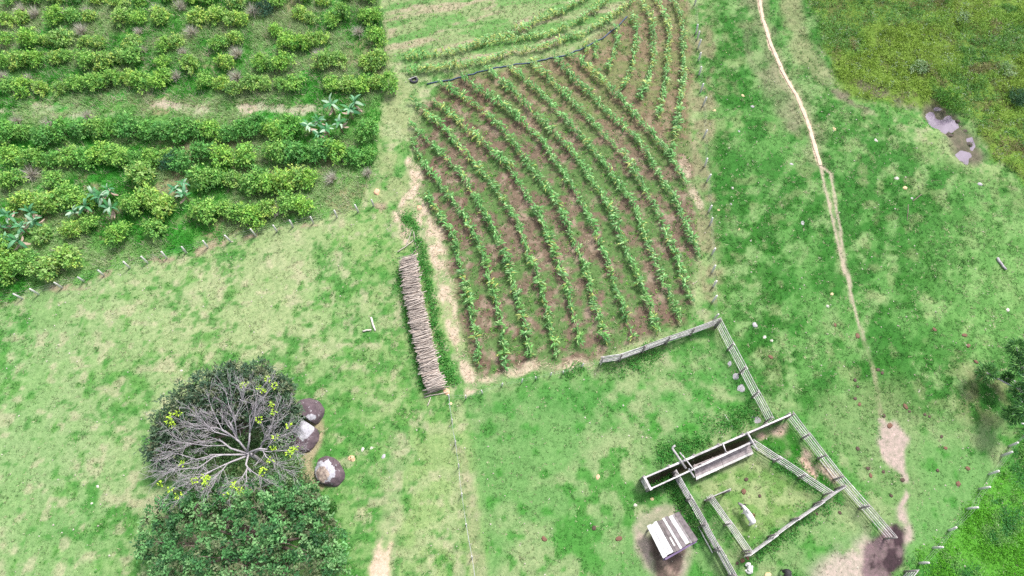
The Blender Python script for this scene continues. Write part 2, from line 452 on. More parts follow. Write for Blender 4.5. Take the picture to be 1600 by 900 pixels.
def albedo(x, y, Z):
    """base colour of the ground cover"""
    n1 = fbm(x, y, 6.0, 2, 4); n2 = fbm(x, y, 1.5, 4, 3); n3 = fbm(x, y, 13.0, 6, 3); n4 = fbm(x + y * 0.6, y - x * 0.6, 0.9, 1, 2)
    px, py = Z['px'], Z['py']
    # pasture: dry straw green with fresh green tussocks
    tus = fbm(x, y, 1.0, 4, 3) * 0.62 + n1 * 0.38            # tussocks gather into looser drifts
    tus2 = fbm(x + 31, y - 12, 0.55, 1, 2) * 0.6 + n1 * 0.4
    c = np.zeros((len(x), 3)) + C3(0.175, 0.275, 0.112)
    c = mixc(c, C3(0.235, 0.31, 0.165), sstep(0.42, 0.66, n3) * 0.7)
    c = mixc(c, C3(0.27, 0.32, 0.19), sstep(0.5, 0.68, fbm(x, y, 2.4, 3, 3)) * 0.6)
    c = mixc(c, C3(0.12, 0.25, 0.085), sstep(0.48, 0.66, n1) * 0.6)
    left = 1 - sstep(60, 420, px + (900 - py) * 0.15)
    c = mixc(c, C3(0.12, 0.26, 0.10), left * 0.55)
    c = mixc(c, C3(0.062, 0.205, 0.04), sstep(0.54, 0.64, tus) * 0.75)
    c = mixc(c, C3(0.045, 0.175, 0.035), sstep(0.555, 0.62, tus2) * 0.75)
    c = mixc(c, C3(0.35, 0.335, 0.25), sstep(0.63, 0.74, fbm(x, y, 1.1, 7, 3)) * 0.5)
    # the pasture in the middle is greener
    mid = sstep(712, 740, px - (py - 620) * 0.13) * sstep(540, 640, py + (px - 800) * 0.1)
    g = np.zeros_like(c) + C3(0.105, 0.235, 0.078)
    g = mixc(g, C3(0.20, 0.275, 0.14), sstep(0.46, 0.66, fbm(x, y, 5, 0, 4)) * 0.85)
    g = mixc(g, C3(0.042, 0.185, 0.03), sstep(0.50, 0.60, tus) * 0.85)
    g = mixc(g, C3(0.045, 0.20, 0.03), sstep(-10, 40, sdpoly(px, py, [(950, 570), (1120, 520), (1190, 650), (1010, 720), (940, 640)])) * sstep(0.44, 0.54, tus) * 0.8)
    top = (1 - sstep(40, 130, py - 600 + (px - 720) * 0.12)) * sstep(0.36, 0.5, tus)
    g = mixc(g, C3(0.055, 0.19, 0.045), top * 0.6)
    pg = sstep(-6, 8, sdpoly(px, py, [(1075, 765), (1178, 712), (1280, 775), (1168, 852), (1118, 782)]))
    g = mixc(g, mixc(np.zeros_like(c) + C3(0.215, 0.29, 0.14), C3(0.12, 0.23, 0.07), sstep(0.46, 0.58, tus)), pg * 0.9)
    c = c * (1 - mid[:, None]) + g * mid[:, None]
    # the right-hand slope is lush
    l = np.zeros_like(c) + C3(0.075, 0.235, 0.06)
    st = fbm((x * 0.6 + y * 0.8) * 0.5, (x * 0.8 - y * 0.6), 1.5, 3, 4)
    l = mixc(l, C3(0.165, 0.31, 0.13), sstep(0.43, 0.60, fbm((x * 0.6 + y * 0.8) * 0.6, x * 0.8 - y * 0.6, 1.6, 2, 4) * 0.7 + n1 * 0.3) * 0.65)
    l = mixc(l, C3(0.028, 0.15, 0.024), sstep(0.49, 0.58, st * 0.7 + n3 * 0.3) * 0.9)
    l = mixc(l, C3(0.026, 0.14, 0.02), sstep(0.53, 0.61, tus) * 0.8)
    l = mixc(l, C3(0.24, 0.31, 0.17), sstep(0.60, 0.72, n2) * 0.3)
    far = sstep(1380, 1560, px) * sstep(280, 380, py) * (1 - sstep(520, 600, py))
    l = mixc(l, C3(0.13, 0.33, 0.10), far * 0.5)
    c = c * (1 - Z['lush'][:, None]) + l * Z['lush'][:, None]
    c = mixc(c, C3(0.135, 0.225, 0.095), Z['rightdry'] * sstep(0.3, 0.6, n1 + 0.15) * 0.75)
    c = mixc(c, C3(0.19, 0.225, 0.15), Z['barestrip'] * sstep(0.3, 0.6, n1 + 0.1) * 0.75)
    c = mixc(c, C3(0.21, 0.26, 0.15), Z['barestrip2'] * 0.6)
    c = mixc(c, C3(0.20, 0.18, 0.12), Z['righttree'] * sstep(0.52, 0.66, n2) * 0.3)
    k_ = (1 - Z['lush'] * (1 - Z['rightdry'] * 0.5))[:, None]
    c = c * (k_ * np.array([1.06, 1.0, 0.93]) + (1 - k_) * np.array([1.12, 0.90, 0.88]))
    # scrub in the hollow
    s = np.zeros_like(c) + C3(0.12, 0.20, 0.035)
    s = mixc(s, C3(0.085, 0.10, 0.035), sstep(0.5, 0.66, n2) * 0.8)
    c = c * (1 - Z['scrub'][:, None]) + s * Z['scrub'][:, None]
    c = mixc(c, C3(0.14, 0.12, 0.09), Z['scrubmud'] * sstep(0.35, 0.55, n2) * 0.8)
    b = mixc(np.zeros_like(c) + C3(0.08, 0.25, 0.03), C3(0.045, 0.16, 0.03), sstep(0.45, 0.62, n1))
    c = c * (1 - Z['brush'][:, None]) + b * Z['brush'][:, None]
    # coffee: rank green grass with dry brown patches under the rows
    k = np.zeros_like(c) + C3(0.10, 0.23, 0.055)
    k = mixc(k, C3(0.045, 0.23, 0.03), sstep(0.5, 0.62, n1))
    k = mixc(k, C3(0.23, 0.20, 0.12), sstep(0.56, 0.68, fbm(x, y, 3.0, 5, 3)) * 0.8)
    c = c * (1 - Z['coffee'][:, None]) + k * Z['coffee'][:, None]
    c = mixc(c, C3(0.44, 0.37, 0.31), Z['track'] * 0.65)
    c = mixc(c, C3(0.23, 0.27, 0.13), Z['strip'] * sstep(0.42, 0.6, n2) * 0.8)
    # stubble field
    t = np.zeros_like(c) + C3(0.20, 0.27, 0.12)
    sr = fbm(x * 0.25 + y * 0.1, y - x * 0.30, 1.1, 4, 3)
    t = mixc(t, C3(0.33, 0.28, 0.20), sstep(0.48, 0.62, sr) * 0.75)
    t = mixc(t, C3(0.095, 0.235, 0.06), sstep(0.5, 0.6, fbm(x * 0.25 + y * 0.1 + 40, y - x * 0.30, 1.3, 6, 3)) * 0.8)
    c = c * (1 - Z['stubble'][:, None]) + t * Z['stubble'][:, None]
    # corn plot: reddish brown litter and soil, weeds creeping through it
    e = np.zeros_like(c) + C3(0.145, 0.108, 0.078)
    e = mixc(e, C3(0.125, 0.082, 0.062), sstep(0.48, 0.62, n1) * 0.8)
    e = mixc(e, C3(0.30, 0.235, 0.18), sstep(0.57, 0.68, fbm(x, y, 0.9, 2, 3)) * 0.6)
    e = mixc(e, C3(0.075, 0.165, 0.045), sstep(0.44, 0.56, fbm(x, y, 2.0, 7, 4) * 0.6 + fbm(x, y, 0.6, 0, 2) * 0.4) * 0.85)
    up = 1 - sstep(120, 260, py - (px - 900) * 0.25)
    e = mixc(e, C3(0.20, 0.165, 0.09), up * 0.5)
    c = c * (1 - Z['corn'][:, None]) + e * Z['corn'][:, None]
    c = mixc(c, C3(0.21, 0.195, 0.115), Z['fw'] * sstep(0.4, 0.6, n2) * 0.8)
    c = mixc(c, C3(0.44, 0.36, 0.275), Z['tan'] * (0.25 + 0.75 * sstep(0.40, 0.56, fbm(x, y, 0.9, 2, 3))))
    c = mixc(c, C3(0.30, 0.235, 0.17), Z['fenceline'] * sstep(0.42, 0.5, n2) * 0.8)
    c = mixc(c, C3(0.27, 0.29, 0.17), Z['leftpath'] * 0.4)
    c = mixc(c, C3(0.52, 0.39, 0.31), Z['pinkdirt'] * sstep(0.34, 0.52, n2) * 0.9)
    c = mixc(c, C3(0.25, 0.235, 0.15), Z['wirepath'] * 0.4)
    c = mixc(c, C3(0.34, 0.255, 0.18), Z['bould'] * 0.7)
    # paths and trodden earth
    c = mixc(c, C3(0.27, 0.235, 0.165), Z['pathedge'] * 0.35)
    c = mixc(c, C3(0.55, 0.42, 0.33), Z['path'])
    c = mixc(c, C3(0.38, 0.31, 0.25), Z['pathab'] * 0.85)
    c = mixc(c, C3(0.30, 0.25, 0.18), Z['lowpath'] * (0.25 + 0.3 * sstep(0.35, 0.55, n2)))
    c = mixc(c, C3(0.335, 0.27, 0.24), Z['dirt'] * sstep(0.30, 0.46, n2 * 0.6 + n4 * 0.4) * 0.95)
    c = mixc(c, C3(0.36, 0.30, 0.26), Z['pen'] * sstep(0.30, 0.48, n2 * 0.6 + n4 * 0.4) * 0.95)
    c = mixc(c, C3(0.02, 0.14, 0.01), Z['innerlush'] * 0.85)
    c = mixc(c, C3(0.40, 0.31, 0.25), Z['innerlush'] * sstep(0.60, 0.66, n1))
    ip = np.maximum(1 - sstep(3, 9, np.abs(px - 1190) * 0.7 + np.abs(py - 682)), 1 - sstep(2, 7, np.abs(px - 1221) + np.abs(py - 676)))
    ip = np.maximum(ip, 1 - sstep(0, 6, dline(px, py, [(1256, 720), (1262, 728), (1272, 745)]) - 3))
    c = mixc(c, C3(0.45, 0.33, 0.26), ip)
    c = mixc(c, C3(0.36, 0.29, 0.25), Z['ring'] * (0.6 + 0.35 * sstep(0.36, 0.52, n2)))
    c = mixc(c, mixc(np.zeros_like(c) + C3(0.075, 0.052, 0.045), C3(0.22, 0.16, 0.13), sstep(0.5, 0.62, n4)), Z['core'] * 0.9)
    c = mixc(c, C3(0.075, 0.055, 0.042), Z['chute'] * 0.9)  # race floor: shade between its close walls put into the earth colour
    m = mixc(np.zeros_like(c) + C3(0.045, 0.03, 0.035), C3(0.16, 0.115, 0.12), sstep(0.40, 0.60, fbm(x, y, 0.9, 3, 4)))
    c = c * (1 - Z['mud'][:, None]) + m * Z['mud'][:, None]
    c = mixc(c, C3(0.11, 0.085, 0.075), (1 - sstep(0.8, 2.2, pond_dist(x, y) + (n2 - 0.5) * 1.6)) * 0.85)
    return np.clip(c, 0.01, 0.9)

# ------------------------------------------------------------------ ground sheet
def axis(lo, hi, step, far):
    a = list(np.arange(lo, hi + 1e-6, step))
    s = step; p = hi; right = []
    while p < far:
        s *= 1.35; p += s; right.append(p)
    s = step; p = lo; left = []
    while p > -far:
        s *= 1.35; p -= s; left.append(p)
    return np.array(left[::-1] + a + right)

gx = axis(-78, 78, 0.22, 3500); gy = axis(-8, 84, 0.22, 3500)
XX, YY = np.meshgrid(gx, gy)
xf, yf = XX.ravel(), YY.ravel()
hf = height(xf, yf)
near = (np.abs(xf) < 100) & (yf > -20) & (yf < 110)
colg = np.zeros((len(xf), 3)) + C3(0.10, 0.18, 0.05)
idx = np.where(near)[0]
Zg = zones(xf[idx], yf[idx], hf[idx])
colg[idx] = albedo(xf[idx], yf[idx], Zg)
# trodden hollows and clods really are hollows and clods
clod = (fbm(xf[idx], yf[idx], 0.7, 2, 2) - 0.5) * 0.10
hf2 = hf.copy()
hf2[idx] += clod - 0.05 * Zg['path'] - 0.06 * Zg['mud']
nx, ny = len(gx), len(gy)
I = np.arange(nx * ny).reshape(ny, nx)
GF = np.stack([I[:-1, :-1], I[:-1, 1:], I[1:, 1:], I[1:, :-1]], -1).reshape(-1, 4)

def ground_mat():
    m, nt, p, out = new_mat('field_ground')
    v = n_coord(nt)
    a = n_attr(nt)
    f1 = n_noise(nt, 2.6, 5, 0.7, v)
    f2 = n_noise(nt, 9.0, 3, 0.7, v)
    c = n_mix(nt, 'MULTIPLY', a, n_ramp(nt, f1, [(0.28, (0.66, 0.74, 0.66)), (0.5, (1, 1, 1)), (0.74, (1.35, 1.22, 1.3))]))
    c = n_mix(nt, 'MULTIPLY', c, n_ramp(nt, f2, [(0.3, (0.78, 0.82, 0.78)), (0.7, (1.22, 1.18, 1.2))]))
    nt.links.new(c, p.inputs['Base Color'])
    p.inputs['Roughness'].default_value = 0.95; p.inputs['Specular IOR Level'].default_value = 0.1
    n_bump(nt, p, f2, 0.35, 0.06)
    return m

ground = link('ground', np_mesh('ground', np.stack([xf, yf, hf2], 1), GF, ground_mat(), colg, smooth=True))
tag(ground, kind='structure')
ground['label'] = 'rolling farm ground of pasture, field soil and trodden earth'

def strip_mesh(name, pts, width, mat, lift=0.02, jit=0.15, step=0.5):
    P = [G(*p) for p in pts]
    out = []
    for a, b in zip(P[:-1], P[1:]):
        n = max(1, int((b - a).length / step))
        for k in range(n): out.append(a.lerp(b, k / n))
    out.append(P[-1])
    V, F = [], []
    n = len(out)
    for i in range(n):
        t = (out[min(i + 1, n - 1)] - out[max(i - 1, 0)]); t.z = 0; t.normalize()
        s = Vector((-t.y, t.x, 0))
        w = width * (1 + rnd.uniform(-jit, jit)) * 0.5
        o = rnd.uniform(-jit, jit) * width * 0.3
        for k, q in enumerate((-1, -0.4, 0.4, 1)):
            p = out[i] + s * (q * w + o)
            # earth heaped into the rut: lower at the rims than the turf, so the edge is overgrown
            V.append((p.x, p.y, float(height(p.x, p.y)) + lift - 0.05 - (0.035 if abs(q) == 1 else 0)))
        if i:
            for k in range(3):
                a = (i - 1) * 4 + k
                F.append((a, a + 1, a + 5, a + 4))
    me = bpy.data.meshes.new(name); me.from_pydata(V, [], F); me.materials.append(mat)
    me.polygons.foreach_set('use_smooth', [True] * len(F))
    o = link(name, me); tag(o, kind='structure')
    return o

M_PATH = simple_mat('trodden_earth', (0.46, 0.34, 0.26), (0.66, 0.52, 0.41), 2.5, rough=0.95, bump=0.4, bdist=0.03, spec=0.1)
strip_mesh('path', PATH, 0.38, M_PATH, lift=0.11)

# pond water
def pond():
    ax_, ay_ = POND
    far_x, far_y = float(ax_), float(ay_)
    rim = [float(height(far_x + 3.6 * math.cos(a), far_y + 3.6 * math.sin(a))) for a in np.linspace(0, 6.28, 16)]
    lvl = min(min(rim) + 0.02, sum(rim) / len(rim) - 0.08)
    # the sheet of water runs on under its banks; the ground itself draws the shore line
    ex, ey = float(POND_B[0] - POND_A[0]), float(POND_B[1] - POND_A[1]); L = math.hypot(ex, ey); ang = math.atan2(ey, ex)
    V = []
    for k in range(24):
        a = 2 * math.pi * k / 24
        ox, oy = 2.6 * math.cos(a), 2.6 * math.sin(a)
        e = POND_B if ox * ex + oy * ey > 0 else POND_A
        V.append((float(e[0]) + ox, float(e[1]) + oy, lvl))
    V.sort(key=lambda p: math.atan2(p[1] - far_y, p[0] - far_x))
    me = bpy.data.meshes.new('pond_water'); me.from_pydata(V, [], [tuple(range(len(V)))])
    m, nt, p, out = new_mat('muddy_water')
    f = n_noise(nt, 0.8, 4, 0.6, n_coord(nt))
    nt.links.new(n_ramp(nt, f, [(0.3, (0.14, 0.11, 0.15)), (0.7, (0.22, 0.18, 0.24))]), p.inputs['Base Color'])
    p.inputs['Roughness'].default_value = 0.12
    n_bump(nt, p, n_noise(nt, 6, 3, 0.5, n_coord(nt)), 0.05, 0.01)
    me.materials.append(m)
    o = link('pond_water', me); tag(o, kind='structure')
    return lvl
POND_Z = pond()

# ------------------------------------------------------------------ ground cover (nobody could count it)
def scatter(n, box):
    """random ground points inside a box of photo places"""
    c = [ray_plane(a, b, 0) for a in (box[0], box[2]) for b in (box[1], box[3])]
    x0 = min(float(p[0]) for p in c); x1 = max(float(p[0]) for p in c)
    y0 = min(float(p[1]) for p in c); y1 = max(float(p[1]) for p in c)
    return rng.uniform(x0, x1, n), rng.uniform(y0, y1, n)

def blades(x, y, z, nb, L, W, col, lean=0.9, up=0.8, colj=0.25):
    """tufts of grass: nb tapering blades each (triangles)"""
    n = len(x)
    base = np.repeat(np.stack([x, y, z], 1), nb, 0)
    L = np.repeat(np.broadcast_to(L, (n,)), nb) * rng.uniform(0.6, 1.25, n * nb)
    W = np.repeat(np.broadcast_to(W, (n,)), nb)
    an = rng.uniform(0, 2 * math.pi, n * nb)
    d = np.stack([np.cos(an), np.sin(an), np.zeros(n * nb)], 1)
    s = np.stack([-np.sin(an), np.cos(an), np.zeros(n * nb)], 1)
    ln = rng.uniform(0.3, lean, n * nb)[:, None]
    base = base + d * (L * 0.12)[:, None]
    tip = base + d * L[:, None] * ln + np.array([0, 0, 1.0]) * L[:, None] * (up * np.sqrt(np.maximum(1.05 - ln ** 2 * 0.9, 0.05)))
    V = np.stack([base - s * W[:, None] / 2, base + s * W[:, None] / 2, tip], 1).reshape(-1, 3)
    F = np.arange(n * nb * 3).reshape(-1, 3)
    c = np.repeat(np.repeat(col, nb, 0) * rng.uniform(1 - colj, 1 + colj, (n * nb, 1)) * rng.uniform(0.92, 1.08, (n * nb, 3)), 3, 0)
    return V, F, c

def merge(parts):
    V, F, C, n = [], [], [], 0
    for v, f, c in parts:
        V.append(v); F.append(f + n); C.append(c); n += len(v)
    return np.concatenate(V), np.concatenate(F), np.concatenate(C)

def in_view(x, y, m=170):
    px, py = to_px(x, y, height(x, y))
    return (px > -m) & (px < 1600 + m) & (py > -m) & (py < 900 + m)

def grass_cover():
    n = 270000
    x, y = rng.uniform(-76, 76, n), rng.uniform(-4, 80, n)
    k = in_view(x, y); x, y = x[k], y[k]
    z = height(x, y); Z = zones(x, y, z)
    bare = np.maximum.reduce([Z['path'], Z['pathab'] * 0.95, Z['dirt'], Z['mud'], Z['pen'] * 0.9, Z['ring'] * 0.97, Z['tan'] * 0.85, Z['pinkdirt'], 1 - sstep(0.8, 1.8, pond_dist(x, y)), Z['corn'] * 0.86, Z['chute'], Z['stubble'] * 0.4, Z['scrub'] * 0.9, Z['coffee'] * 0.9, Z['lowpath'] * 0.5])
    clump = 0.45 + 0.55 * sstep(0.42, 0.6, fbm(x, y, 1.4, 4, 3))
    keep = rng.random(len(x)) < (1 - bare) * clump
    x, y, z = x[keep], y[keep], z[keep]
    Zk = {q: v[keep] for q, v in Z.items()}
    col = albedo(x, y, Zk)
    col = col * (1.22 + 0.95 * (rng.random((len(x), 1)) - 0.5))
    dry = rng.random(len(x)) < 0.10
    col[dry] = C3(0.42, 0.44, 0.26) * rng.uniform(0.8, 1.2, (dry.sum(), 1))
    size = 0.13 + 0.11 * rng.random(len(x)) + 0.09 * Zk['lush']
    return blades(x, y, z - 0.01, 5, size, 0.05, col, lean=1.0, up=0.5)

V, F, C = grass_cover()
o = link('pasture_grass', np_mesh('pasture_grass', V, F, M_GRASS, C)); tag(o, 'short grazed grass covering the pastures', 'grass', kind='stuff')

def rank_growth():
    """knee-high grass and weeds between the coffee rows"""
    n = 120000
    x, y = scatter(n, (-160, -150, 640, 480)); k = in_view(x, y); x, y = x[k], y[k]
    z = height(x, y); Z = zones(x, y, z)
    keep = rng.random(len(x)) < np.clip(Z['coffee'] - Z['track'] * 0.95, 0, 1) * (0.35 + 0.65 * sstep(0.4, 0.55, fbm(x, y, 2.2, 1, 3)))
    x, y, z = x[keep], y[keep], z[keep]
    t = fbm(x, y, 4.5, 3, 3)[:, None]; r = rng.random((len(x), 1))
    col = np.where(t > 0.55, C3(0.07, 0.32, 0.04), np.where(t > 0.46, C3(0.20, 0.43, 0.12), C3(0.32, 0.46, 0.20)))
    py = to_px(x, y, z)[1]
    col = np.where(r > np.where(py < 165, 0.80, 0.92)[:, None], C3(0.47, 0.45, 0.32), col)
    size = rng.uniform(0.25, 0.75, len(x)) * np.where(py < 165, 1.25, 1.0)
    return blades(x, y, z, 7, size, 0.06, col, lean=0.95)
V, F, C = rank_growth()
o = link('rank_grass', np_mesh('rank_grass', V, F, M_GRASS, C)); tag(o, 'rank green grass and weeds between the coffee rows', 'undergrowth', kind='stuff')

def leaf_clumps(x, y, z, nl, rad, h, L, W, col, upn=0.8, colj=0.25):
    """low leafy clumps: nl leaves each, spread over a small dome"""
    n = len(x); N = n * nl
    c = np.repeat(np.stack([x, y, z], 1), nl, 0)
    rad = np.repeat(np.broadcast_to(rad, (n,)), nl); h = np.repeat(np.broadcast_to(h, (n,)), nl)
    d = rdir(N, 0.4); d[:, 2] = np.abs(d[:, 2])
    r = rng.uniform(0.55, 1.0, N)
    p = c + d * np.stack([rad * r, rad * r, h * r], 1)
    dd = unit(d + rng.normal(0, 0.5, (N, 3)) + np.array([0, 0, -0.2]))
    nn = unit(d + np.array([0, 0, upn]) + rng.normal(0, 0.35, (N, 3)))
    V, F = leaves(p, dd, nn, L * rng.uniform(0.7, 1.3, N), W * rng.uniform(0.7, 1.3, N), 0.15)
    cc = np.repeat(np.repeat(col, nl, 0) * rng.uniform(1 - colj, 1 + colj, (N, 1)), 4, 0)
    return V, F, cc

def tussocks():
    """coarse leafy tussocks standing above the grazed turf"""
    n = 84000
    x, y = rng.uniform(-76, 76, n), rng.uniform(-4, 80, n)
    k = in_view(x, y); x, y = x[k], y[k]
    z = height(x, y); Z = zones(x, y, z)
    n1 = fbm(x, y, 6.0, 2, 4); tus = fbm(x, y, 1.0, 4, 3) * 0.62 + n1 * 0.38
    bare = np.maximum.reduce([Z['path'], Z['pathab'], Z['dirt'], Z['mud'], Z['pen'], Z['ring'], Z['tan'], Z['pinkdirt'], 1 - sstep(0.8, 1.8, pond_dist(x, y)), Z['corn'], Z['chute'], Z['stubble'], Z['scrub'], Z['coffee'], Z['leftpath']])
    left = (1 - Z['lush'])
    keep = rng.random(len(x)) < (1 - bare) * sstep(0.52, 0.62, tus) * (0.30 + 0.30 * Z['lush'])
    x, y, z = x[keep], y[keep], z[keep]; lu = Z['lush'][keep][:, None]
    t = rng.random((len(x), 1))
    col = np.where(t > 0.6, C3(0.065, 0.235, 0.04), np.where(t > 0.25, C3(0.045, 0.185, 0.035), C3(0.12, 0.28, 0.07)))
    return leaf_clumps(x, y, z - 0.02, 9, 0.17, rng.uniform(0.08, 0.2, len(x)), 0.15, 0.06, col)
V, F, C = tussocks()
o = link('grass_tussocks', np_mesh('grass_tussocks', V, F, M_GRASS, C)); tag(o, 'dark green leafy tussocks dotted over the pastures', 'grass', kind='stuff')

def scrub_cover():
    n = 40000
    x, y = scatter(n, (1180, -150, 1760, 360)); k = in_view(x, y); x, y = x[k], y[k]
    z = height(x, y); Z = zones(x, y, z)
    dens = np.clip(Z['scrub'] - Z['scrubmud'] * 0.8 - (pond_dist(x, y) < 2.2), 0, 1)
    keep = rng.random(len(x)) < dens * (0.4 + 0.6 * sstep(0.38, 0.55, fbm(x, y, 2.4, 2, 3)))
    x, y, z = x[keep], y[keep], z[keep]
    t = fbm(x, y, 5, 4, 3)[:, None]; t2 = fbm(x, y, 2, 0, 2)[:, None]
    col = np.where(t > 0.54, C3(0.24, 0.37, 0.055), np.where(t > 0.45, C3(0.19, 0.345, 0.055), C3(0.125, 0.29, 0.06)))
    col = np.where(t2 > 0.72, C3(0.22, 0.22, 0.09), col)
    col = np.where(rng.random((len(x), 1)) > 0.95, C3(0.30, 0.40, 0.24), col)
    hh = 0.25 + 0.75 * sstep(0.35, 0.65, fbm(x, y, 3.0, 6, 3))
    return merge([leaf_clumps(x, y, z, 11, 0.30, hh, 0.22, 0.09, col, colj=0.35)])
V, F, C = scrub_cover()
o = link('scrub_thicket', np_mesh('scrub_thicket', V, F, M_LEAF, C)); tag(o, 'olive green bracken-like scrub filling the hollow', 'scrub', kind='stuff')

def brush_cover():
    n = 9000
    x, y = scatter(n, (1380, 640, 1680, 960)); k = in_view(x, y); x, y = x[k], y[k]
    z = height(x, y); Z = zones(x, y, z)
    keep = rng.random(len(x)) < Z['brush'] * (0.3 + 0.7 * sstep(0.4, 0.55, fbm(x, y, 2.0, 3, 3)))
    x, y, z = x[keep], y[keep], z[keep]
    t = fbm(x, y, 2.5, 5, 3)[:, None]
    col = np.where(t > 0.5, C3(0.11, 0.36, 0.025), np.where(t > 0.42, C3(0.17, 0.36, 0.09), C3(0.055, 0.22, 0.05)))
    hh = 0.15 + 0.4 * sstep(0.35, 0.65, fbm(x, y, 2.4, 6, 3))
    return leaf_clumps(x, y, z, 10, 0.26, hh, 0.18, 0.07, col)
V, F, C = brush_cover()
o = link('weedy_brush', np_mesh('weedy_brush', V, F, M_LEAF, C)); tag(o, 'bright green weedy brush beyond the pale posts', 'brush', kind='stuff')

def tall_weeds():
    """rank weeds along the pole stack, the cattle race, the shed side fence and the pond"""
    px, py, w = [], [], []
    def along(pts, n, spread):
        for _ in range(n):
            i = rnd.randrange(len(pts) - 1); t = rnd.random()
            px.append(pts[i][0] + (pts[i + 1][0] - pts[i][0]) * t + rnd.gauss(0, spread)); py.append(pts[i][1] + (pts[i + 1][1] - pts[i][1]) * t + rnd.gauss(0, spread))
    along([(656, 378), (664, 420), (672, 470), (684, 520), (700, 580), (708, 598)], 250, 4.5)
    along([(622, 420), (632, 470), (642, 520), (655, 575), (664, 610)], 170, 4)
    along([(1046, 752), (1062, 785), (1080, 820), (1090, 850)], 130, 5)
    along([(1030, 712), (1060, 700), (1100, 690)], 150, 9)
    along([(1110, 668), (1150, 655), (1180, 640)], 110, 10)
    along([(1015, 765), (1040, 755), (1060, 745)], 60, 4)
    along([(955, 580), (1000, 560), (1030, 550)], 90, 8)
    along([(630, 335), (645, 350), (650, 380)], 60, 6)
    along([(1200, 705), (1240, 735), (1280, 765)], 90, 5)
    along([(1180, 870), (1230, 835), (1300, 785)], 120, 8)
    along([(880, 585), (900, 580), (915, 578)], 30, 5)
    x, y, z = [], [], []
    for a, b in zip(px, py):
        g = G(a, b); x.append(g.x); y.append(g.y); z.append(g.z)
    x, y, z = map(np.array, (x, y, z))
    col = np.where(rng.random((len(x), 1)) > 0.4, C3(0.07, 0.29, 0.05), C3(0.14, 0.34, 0.08))
    return merge([leaf_clumps(x, y, z, 14, 0.24, 0.32, 0.2, 0.075, col)])
V, F, C = tall_weeds()
o = link('tall_weeds', np_mesh('tall_weeds', V, F, M_LEAF, C)); tag(o, 'tall green weeds growing along the pole stack and corral', 'weeds', kind='stuff')

# ------------------------------------------------------------------ maize
ROWS = [
    [(665, 303), (677, 325), (695, 347), (710, 375), (717, 405), (726, 440), (734, 480), (742, 512), (747, 550), (750, 575)],
    [(646, 225), (660, 257), (682, 282), (705, 312), (725, 340), (742, 370), (755, 397), (767, 450), (775, 477), (782, 505), (787, 542), (790, 580)],
    [(642, 192), (657, 212), (675, 227), (692, 245), (715, 267), (732, 292), (750, 325), (767, 355), (782, 385), (795, 415), (805, 457), (815, 487), (820, 515), (827, 540), (830, 565)],
    [(647, 162), (670, 185), (695, 202), (712, 224), (727, 242), (747, 265), (765, 285), (782, 307), (798, 335), (815, 367), (825, 400), (837, 425), (845, 450), (852, 480), (857, 507), (865, 532), (870, 560)],
    [(677, 160), (692, 172), (717, 192), (737, 212), (755, 226), (772, 242), (790, 257), (800, 270), (815, 297), (832, 322), (845, 347), (857, 372), (867, 400), (877, 432), (886, 452), (890, 482), (900, 510), (905, 540)],
    [(688, 132), (707, 145), (735, 162), (760, 182), (787, 207), (801, 226), (820, 252), (840, 280), (860, 304), (875, 330), (887, 357), (895, 377), (907, 405), (917, 432), (922, 455), (927, 477), (937, 502), (947, 537)],
    [(721, 122), (742, 140), (765, 155), (790, 172), (800, 180), (825, 202), (847, 224), (865, 252), (885, 280), (900, 307), (917, 337), (930, 365), (942, 395), (952, 425), (960, 450), (970, 477), (980, 505), (985, 532)],
    [(761, 112), (780, 127), (797, 143), (825, 170), (852, 197), (879, 224), (905, 255), (922, 282), (940, 307), (955, 335), (967, 365), (977, 395), (990, 422), (1001, 449), (1012, 477), (1022, 505), (1026, 522)],
    [(795, 107), (827, 135), (855, 160), (885, 192), (912, 222), (942, 257), (962, 287), (980, 310), (995, 335), (1005, 365), (1015, 390), (1022, 410), (1032, 435), (1040, 452), (1052, 477), (1062, 507)],
    [(829, 100), (857, 127), (887, 155), (910, 180), (935, 205), (956, 226), (977, 247), (990, 272), (1005, 298), (1020, 322), (1032, 347), (1042, 372), (1052, 397), (1060, 415), (1072, 455), (1078, 472)],
    [(866, 92), (885, 115), (907, 137), (932, 160), (955, 185), (980, 207), (998, 226), (1015, 255), (1032, 282), (1050, 307), (1060, 332), (1070, 355), (1082, 385), (1090, 405)],
    [(887, 87), (907, 100), (930, 120), (952, 142), (975, 165), (995, 190), (1017, 212), (1030, 228), (1045, 247), (1060, 272), (1072, 290)],
]
ROWS_UP = [
    [(915, 72), (918, 90)], [(932, 67), (930, 94)],
    [(961, 47), (964, 67), (957, 90), (950, 112)],
    [(987, 27), (994, 50), (992, 75), (987, 107), (977, 132), (974, 142)],
    [(1002, 8), (1017, 32), (1020, 65), (1020, 97), (1010, 132), (998, 160)],
    [(1018, -6), (1035, 22), (1044, 55), (1042, 92), (1040, 130), (1032, 165), (1026, 187)],
    [(1040, -10), (1060, 22), (1067, 55), (1066, 92), (1065, 132), (1060, 172), (1054, 212), (1048, 245)],
]
ROWS_YEL = [
    [(637, 116), (665, 112), (695, 108), (750, 100), (800, 85), (842, 80), (875, 67), (910, 55), (945, 37), (970, 17), (990, 2), (1000, -12)],
    [(632, 93), (675, 89), (712, 83), (797, 66), (860, 57), (905, 35), (940, 12), (955, -5)],
    [(740, 72), (800, 55), (832, 40), (875, 22), (912, 2), (925, -10)],
]

